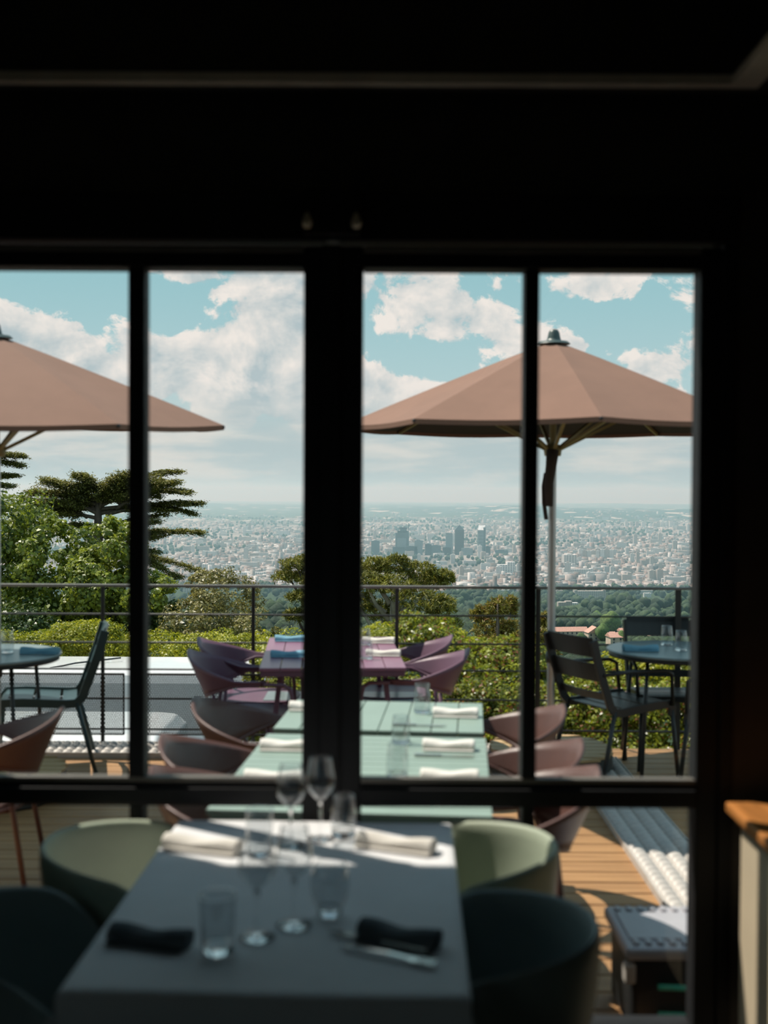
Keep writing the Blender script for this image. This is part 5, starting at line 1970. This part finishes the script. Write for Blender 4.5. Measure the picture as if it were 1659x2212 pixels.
while n_b < 230:
    u = random.choice((random.uniform(400, 655), random.uniform(785, 1130), random.uniform(785, 1130), random.uniform(1200, 1512), random.uniform(1200, 1512)))
    v = 1120 + 140 * random.random() ** .9
    if u < 790 and v > 1228:
        continue
    sc = (v - 1085) / 140
    kind = random.choice(('slab', 'slab', 'step', 'ell', 'tower', 'long'))
    wpx = {'tower': 9, 'long': 34, 'slab': 24, 'step': 22, 'ell': 22}[kind] * (0.35 + .75 * sc) * random.uniform(.7, 1.2)
    hpx = {'tower': 22, 'long': 11, 'slab': 10, 'step': 12, 'ell': 9}[kind] * (0.35 + .75 * sc) * random.uniform(.7, 1.2)
    if block(u, v, wpx, hpx, kind, CITY_L, CITY_G, None, True):
        n_b += 1

# pink roofed houses on the slope
HL = ['long pink roofed house row nearest the parasol pole', 'gabled peach house in the middle of the slope village', 'pink roofed house joined to the peach gable', 'pink roofed house with dark windows lowest on the slope', 'orange roofed house beside the wide chair back', 'small pink roofed house beside the bright trees']
for k, (u, v, wpx, hpx) in enumerate(((1232, 1378, 70, 22), (1283, 1384, 34, 26), (1312, 1384, 30, 18), (1328, 1392, 30, 24), (1350, 1376, 26, 18), (1425, 1374, 50, 14))):
    g = ground_at(u, v)
    s_ = g.y / FPX
    root = thing('slope_house', HL[k], 'house', (g.x, g.y, g.z), R(8))
    W, H, D = wpx * s_, hpx * s_ * .72, 7.0
    MB().box(-W / 2, W / 2, -D / 2, D / 2, -4, H).build('wall', M_HOUSE, root)
    rz_ = hpx * s_ * .38
    if k == 1:
        MB().add([(-W / 2 - .4, -D / 2 - .4, H), (W / 2 + .4, -D / 2 - .4, H), (W / 2 + .4, D / 2, H), (-W / 2 - .4, D / 2, H), (0, -D / 2 - .4, H + rz_ * 1.3), (0, D / 2, H + rz_ * 1.3)],
                 [(0, 1, 4), (2, 3, 5), (0, 4, 5, 3), (1, 2, 5, 4), (0, 3, 2, 1)]).build('roof', M_TILE, root)
    else:
        MB().add([(-W / 2 - .4, -D / 2 - .4, H), (W / 2 + .4, -D / 2 - .4, H), (W / 2 + .4, D / 2 + .4, H), (-W / 2 - .4, D / 2 + .4, H), (-W / 2 - .4, 0, H + rz_), (W / 2 + .4, 0, H + rz_)],
                 [(0, 1, 5, 4), (2, 3, 4, 5), (0, 4, 3), (1, 2, 5), (0, 3, 2, 1)]).build('roof', M_TILE, root)
    nw = max(2, int(W / 2.6))
    for q in range(nw):
        x = -W / 2 + (q + .5) * W / nw
        for zf in (.2, .62):
            MB().box(x - .45, x + .45, -D / 2 - .05, -D / 2 + .05, H * zf, H * zf + min(1.3, H * .28)).build('window', M_WIN, root)

# the downtown towers
YT = 6400.0


def tower(label, u, vb, Y=YT):
    p = PY(u, vb, Y)
    return thing('skyscraper', label, 'tower', (p.x, Y, float(terrain(p.x, Y)))), Y / FPX


root, s_ = tower('dark grey stepped skyscraper with a wide crown and mast', 868, 1192)
zt = lambda v: PY(868, v, YT).z - root.location.z
MB().box(-14 * s_, 15 * s_, -18, 18, -5, zt(1151)).build('shaft', M_TOWERG, root)
MB().box(-10 * s_, 9 * s_, -19, -18, 0, zt(1162)).build('glass_front', M_TOWERL, root)
MB().box(-10 * s_, 13 * s_, -15, 15, zt(1151), zt(1146)).build('shoulder', M_TOWERB, root)
MB().box(-4 * s_, 10 * s_, -12, 12, zt(1146), zt(1143)).build('neck', M_TOWERG, root)
MB().box(-5.5 * s_, 11 * s_, -14, 14, zt(1143), zt(1139)).build('crown', M_TOWERB, root)
MB().tube([(14.5 * s_, 0, zt(1150)), (14.5 * s_, 0, zt(1130))], 2.0, 6).build('mast', M_TOWERB, root)
MB().box(-20 * s_, 6 * s_, -22, -18, -5, zt(1181)).build('podium', M_TOWERB, root)
root, s_ = tower('dark red-brown skyscraper with a pointed pyramid top', 992, 1194)
zt = lambda v: PY(992, v, YT).z - root.location.z
MB().box(-9.6 * s_, 9.6 * s_, -24, 24, -5, zt(1144)).build('shaft', M_TOWERD, root)
MB().add([(-9.6 * s_, -24, zt(1144)), (9.6 * s_, -24, zt(1144)), (9.6 * s_, 24, zt(1144)), (-9.6 * s_, 24, zt(1144)), (0, 0, zt(1133.5))], [(0, 1, 4), (1, 2, 4), (2, 3, 4), (3, 0, 4)]).build('pyramid_roof', M_TOWERB, root)
root, s_ = tower('slender glass skyscraper with slanted white top', 1040, 1198)
zt = lambda v: PY(1040, v, YT).z - root.location.z
MB().box(-8.5 * s_, 3.5 * s_, -20, 14, -5, zt(1145)).build('front_shaft', M_TOWERL, root)
MB().box(3.5 * s_, 8.5 * s_, -16, 18, -5, zt(1139)).build('side_shaft', M_TOWERG, root)
MB().add([(-8.5 * s_, -20, zt(1145)), (3.5 * s_, -20, zt(1145)), (8.5 * s_, 18, zt(1135)), (-6 * s_, 18, zt(1135)), (-8.5 * s_, -20, zt(1146.5)), (3.5 * s_, -20, zt(1146.5)), (8.5 * s_, 18, zt(1139)), (-6 * s_, 18, zt(1139))],
         [(0, 1, 2, 3), (7, 6, 5, 4), (0, 4, 5, 1), (1, 5, 6, 2), (2, 6, 7, 3), (3, 7, 4, 0)]).build('slanted_top', M_TOWERW, root)
for q in range(7):
    v_ = 1150 + q * 7
    MB().box(-8.7 * s_, 3.6 * s_, -20.6, -19.9, zt(v_ + .8), zt(v_)).build('floor_band', M_TOWERB, root)
root, s_ = tower('plain pale glass block standing beside the pointed skyscraper', 970, 1190)
zt = lambda v: PY(970, v, YT).z - root.location.z
MB().box(-7.5 * s_, 7.5 * s_, -16, 16, -5, zt(1153)).build('shaft', M_TOWERL, root)
MB().box(-7 * s_, 7 * s_, -15, 15, zt(1153), zt(1151.5)).build('roof_slab', M_TOWERG, root)
for (u, vb, vt, wpx, m_, lab) in (
    (811, 1193, 1168, 18, M_TOWERG, 'short blue-grey office block, farthest from the pointed skyscraper'),
    (888, 1189, 1180, 26, M_TOWERB, 'low dark office block at the mast skyscraper foot'),
    (941, 1193, 1178, 22, M_TOWERG, 'low wide grey office block before the pale glass block'),
    (965, 1197, 1182, 18, M_TOWERB, 'dark office block at the foot of the pale glass block'),
    (1009, 1197, 1184, 24, M_TOWERL, 'low pale office block between the pointed and the slender skyscraper'),
    (1054, 1195, 1180, 10, M_TOWERB, 'narrow dark office block beside the slender skyscraper'),
    (1083, 1200, 1188, 28, M_TOWERG, 'wide low grey office block past the slender skyscraper'),
    (904, 1185, 1167, 18, M_TOWERL, 'medium pale office block behind the mast skyscraper'),
    (925, 1190, 1175, 14, M_TOWERB, 'medium dark office block before the long green roof'),
):
    Yb = YT - 60
    p = PY(u, vb, Yb)
    root = thing('office_block', lab, 'building', (p.x, Yb, float(terrain(p.x, Yb))))
    s_ = Yb / FPX
    top = PY(u, vt, Yb).z - root.location.z
    MB().box(-wpx / 2 * s_, wpx / 2 * s_, -14, 14, -5, top).build('body', m_, root)
    MB().box(-wpx / 4 * s_, wpx / 5 * s_, -6, 6, top, top + 3).build('roof_plant', M_TOWERG, root)

# the mass of small buildings
Vs, Fs, off = [], [], 0
cube_f = np.array([[4, 5, 6, 7], [0, 1, 5, 4], [1, 2, 6, 5], [2, 3, 7, 6], [3, 0, 4, 7]])
NB = 19000
yy = np.exp(rng.triangular(math.log(3250), math.log(4600), math.log(19000), NB))
xx = rng.uniform(-.40, .40, NB) * yy
zz = terrain(xx, yy)
ww = rng.lognormal(math.log(7.5), .45, NB) * (1 + yy / 14000)
dd = rng.lognormal(math.log(7), .35, NB) * (1 + yy / 14000)
hh = rng.lognormal(math.log(9), .38, NB)
tall = rng.random(NB) < .05
hh[tall] *= 2.4
hh = np.minimum(hh, 48)
ang = rng.normal(.25, .35, NB)
keep = ~((np.sin(xx / 310 + 1.3 * np.sin(yy / 700)) + np.sin(yy / 420 + xx / 900)) > .75)
ca_, sa_ = np.cos(ang), np.sin(ang)
cor = np.array([[-1, -1], [1, -1], [1, 1], [-1, 1]])
Vall = np.zeros((NB, 8, 3))
for k in range(8):
    cx1, cy1 = cor[k % 4]
    lx, ly = cx1 * ww, cy1 * dd
    Vall[:, k, 0] = xx + lx * ca_ - ly * sa_
    Vall[:, k, 1] = yy + lx * sa_ + ly * ca_
    Vall[:, k, 2] = zz + (hh if k >= 4 else -6)
OCC = np.array([(o_.location.x, o_.location.y, max(o_.dimensions.x, o_.dimensions.y) * .55) for o_ in scene.objects if o_.name.startswith('apartment_block')]
               + [(PY(u_, 1195, 6400).x, 6400 - 15, 60) for u_ in (811, 868, 888, 904, 925, 941, 970, 992, 1009, 1040, 1083)])
for (ox_, oy_, or_) in OCC:
    keep &= ~((np.abs(xx - ox_) < or_ + 1.5 * np.maximum(ww, dd)) & (np.abs(yy - oy_) < or_ + 1.5 * np.maximum(ww, dd)))
Vall = Vall[keep]
Fall = (cube_f[None] + (np.arange(len(Vall)) * 8)[:, None, None]).reshape(-1, 4)
tag(fast_mesh('city_rooftops', Vall.reshape(-1, 3), Fall, M_CITY), 'dense sea of pale and pinkish rooftops filling the city plain', 'city', kind='stuff')


OCC = np.concatenate([OCC, np.array([(a, b_, c * .8) for (a, b_, c) in PLACED])])
scatter_trees('woodland_foliage', 'hazy dark woods covering the slope between terrace and city', 7000, gen_slope, lambda x, y: min(random.uniform(3.0, 6.5) * (1 + y / 4000), 11))
scatter_trees('city_park_foliage', 'clumps of park trees between the rooftops of the city', 2600, gen_plain, lambda x, y: random.uniform(6, 11) * (1 + y / 16000))
# ================================================================ HAZE OVER THE PLAIN
hz = MB().box(-45000, 45000, 200, 80000, -1200, 130).build('haze', bpy.data.materials.new('valley_haze'))
mh = hz.data.materials[0]
mh.use_nodes = True
t = NT(mh.node_tree)
sc_ = t.n('ShaderNodeVolumeScatter')
sc_.inputs['Color'].default_value = (0.53, 0.84, 0.94, 1)
sc_.inputs['Density'].default_value = 8.5e-5
sc_.inputs['Anisotropy'].default_value = 0.25
oo = t.n('ShaderNodeOutputMaterial')
t.l(sc_.outputs[0], oo.inputs['Volume'])
tag(hz, 'pale blue haze lying over the distant city and plain', 'haze', kind='stuff')
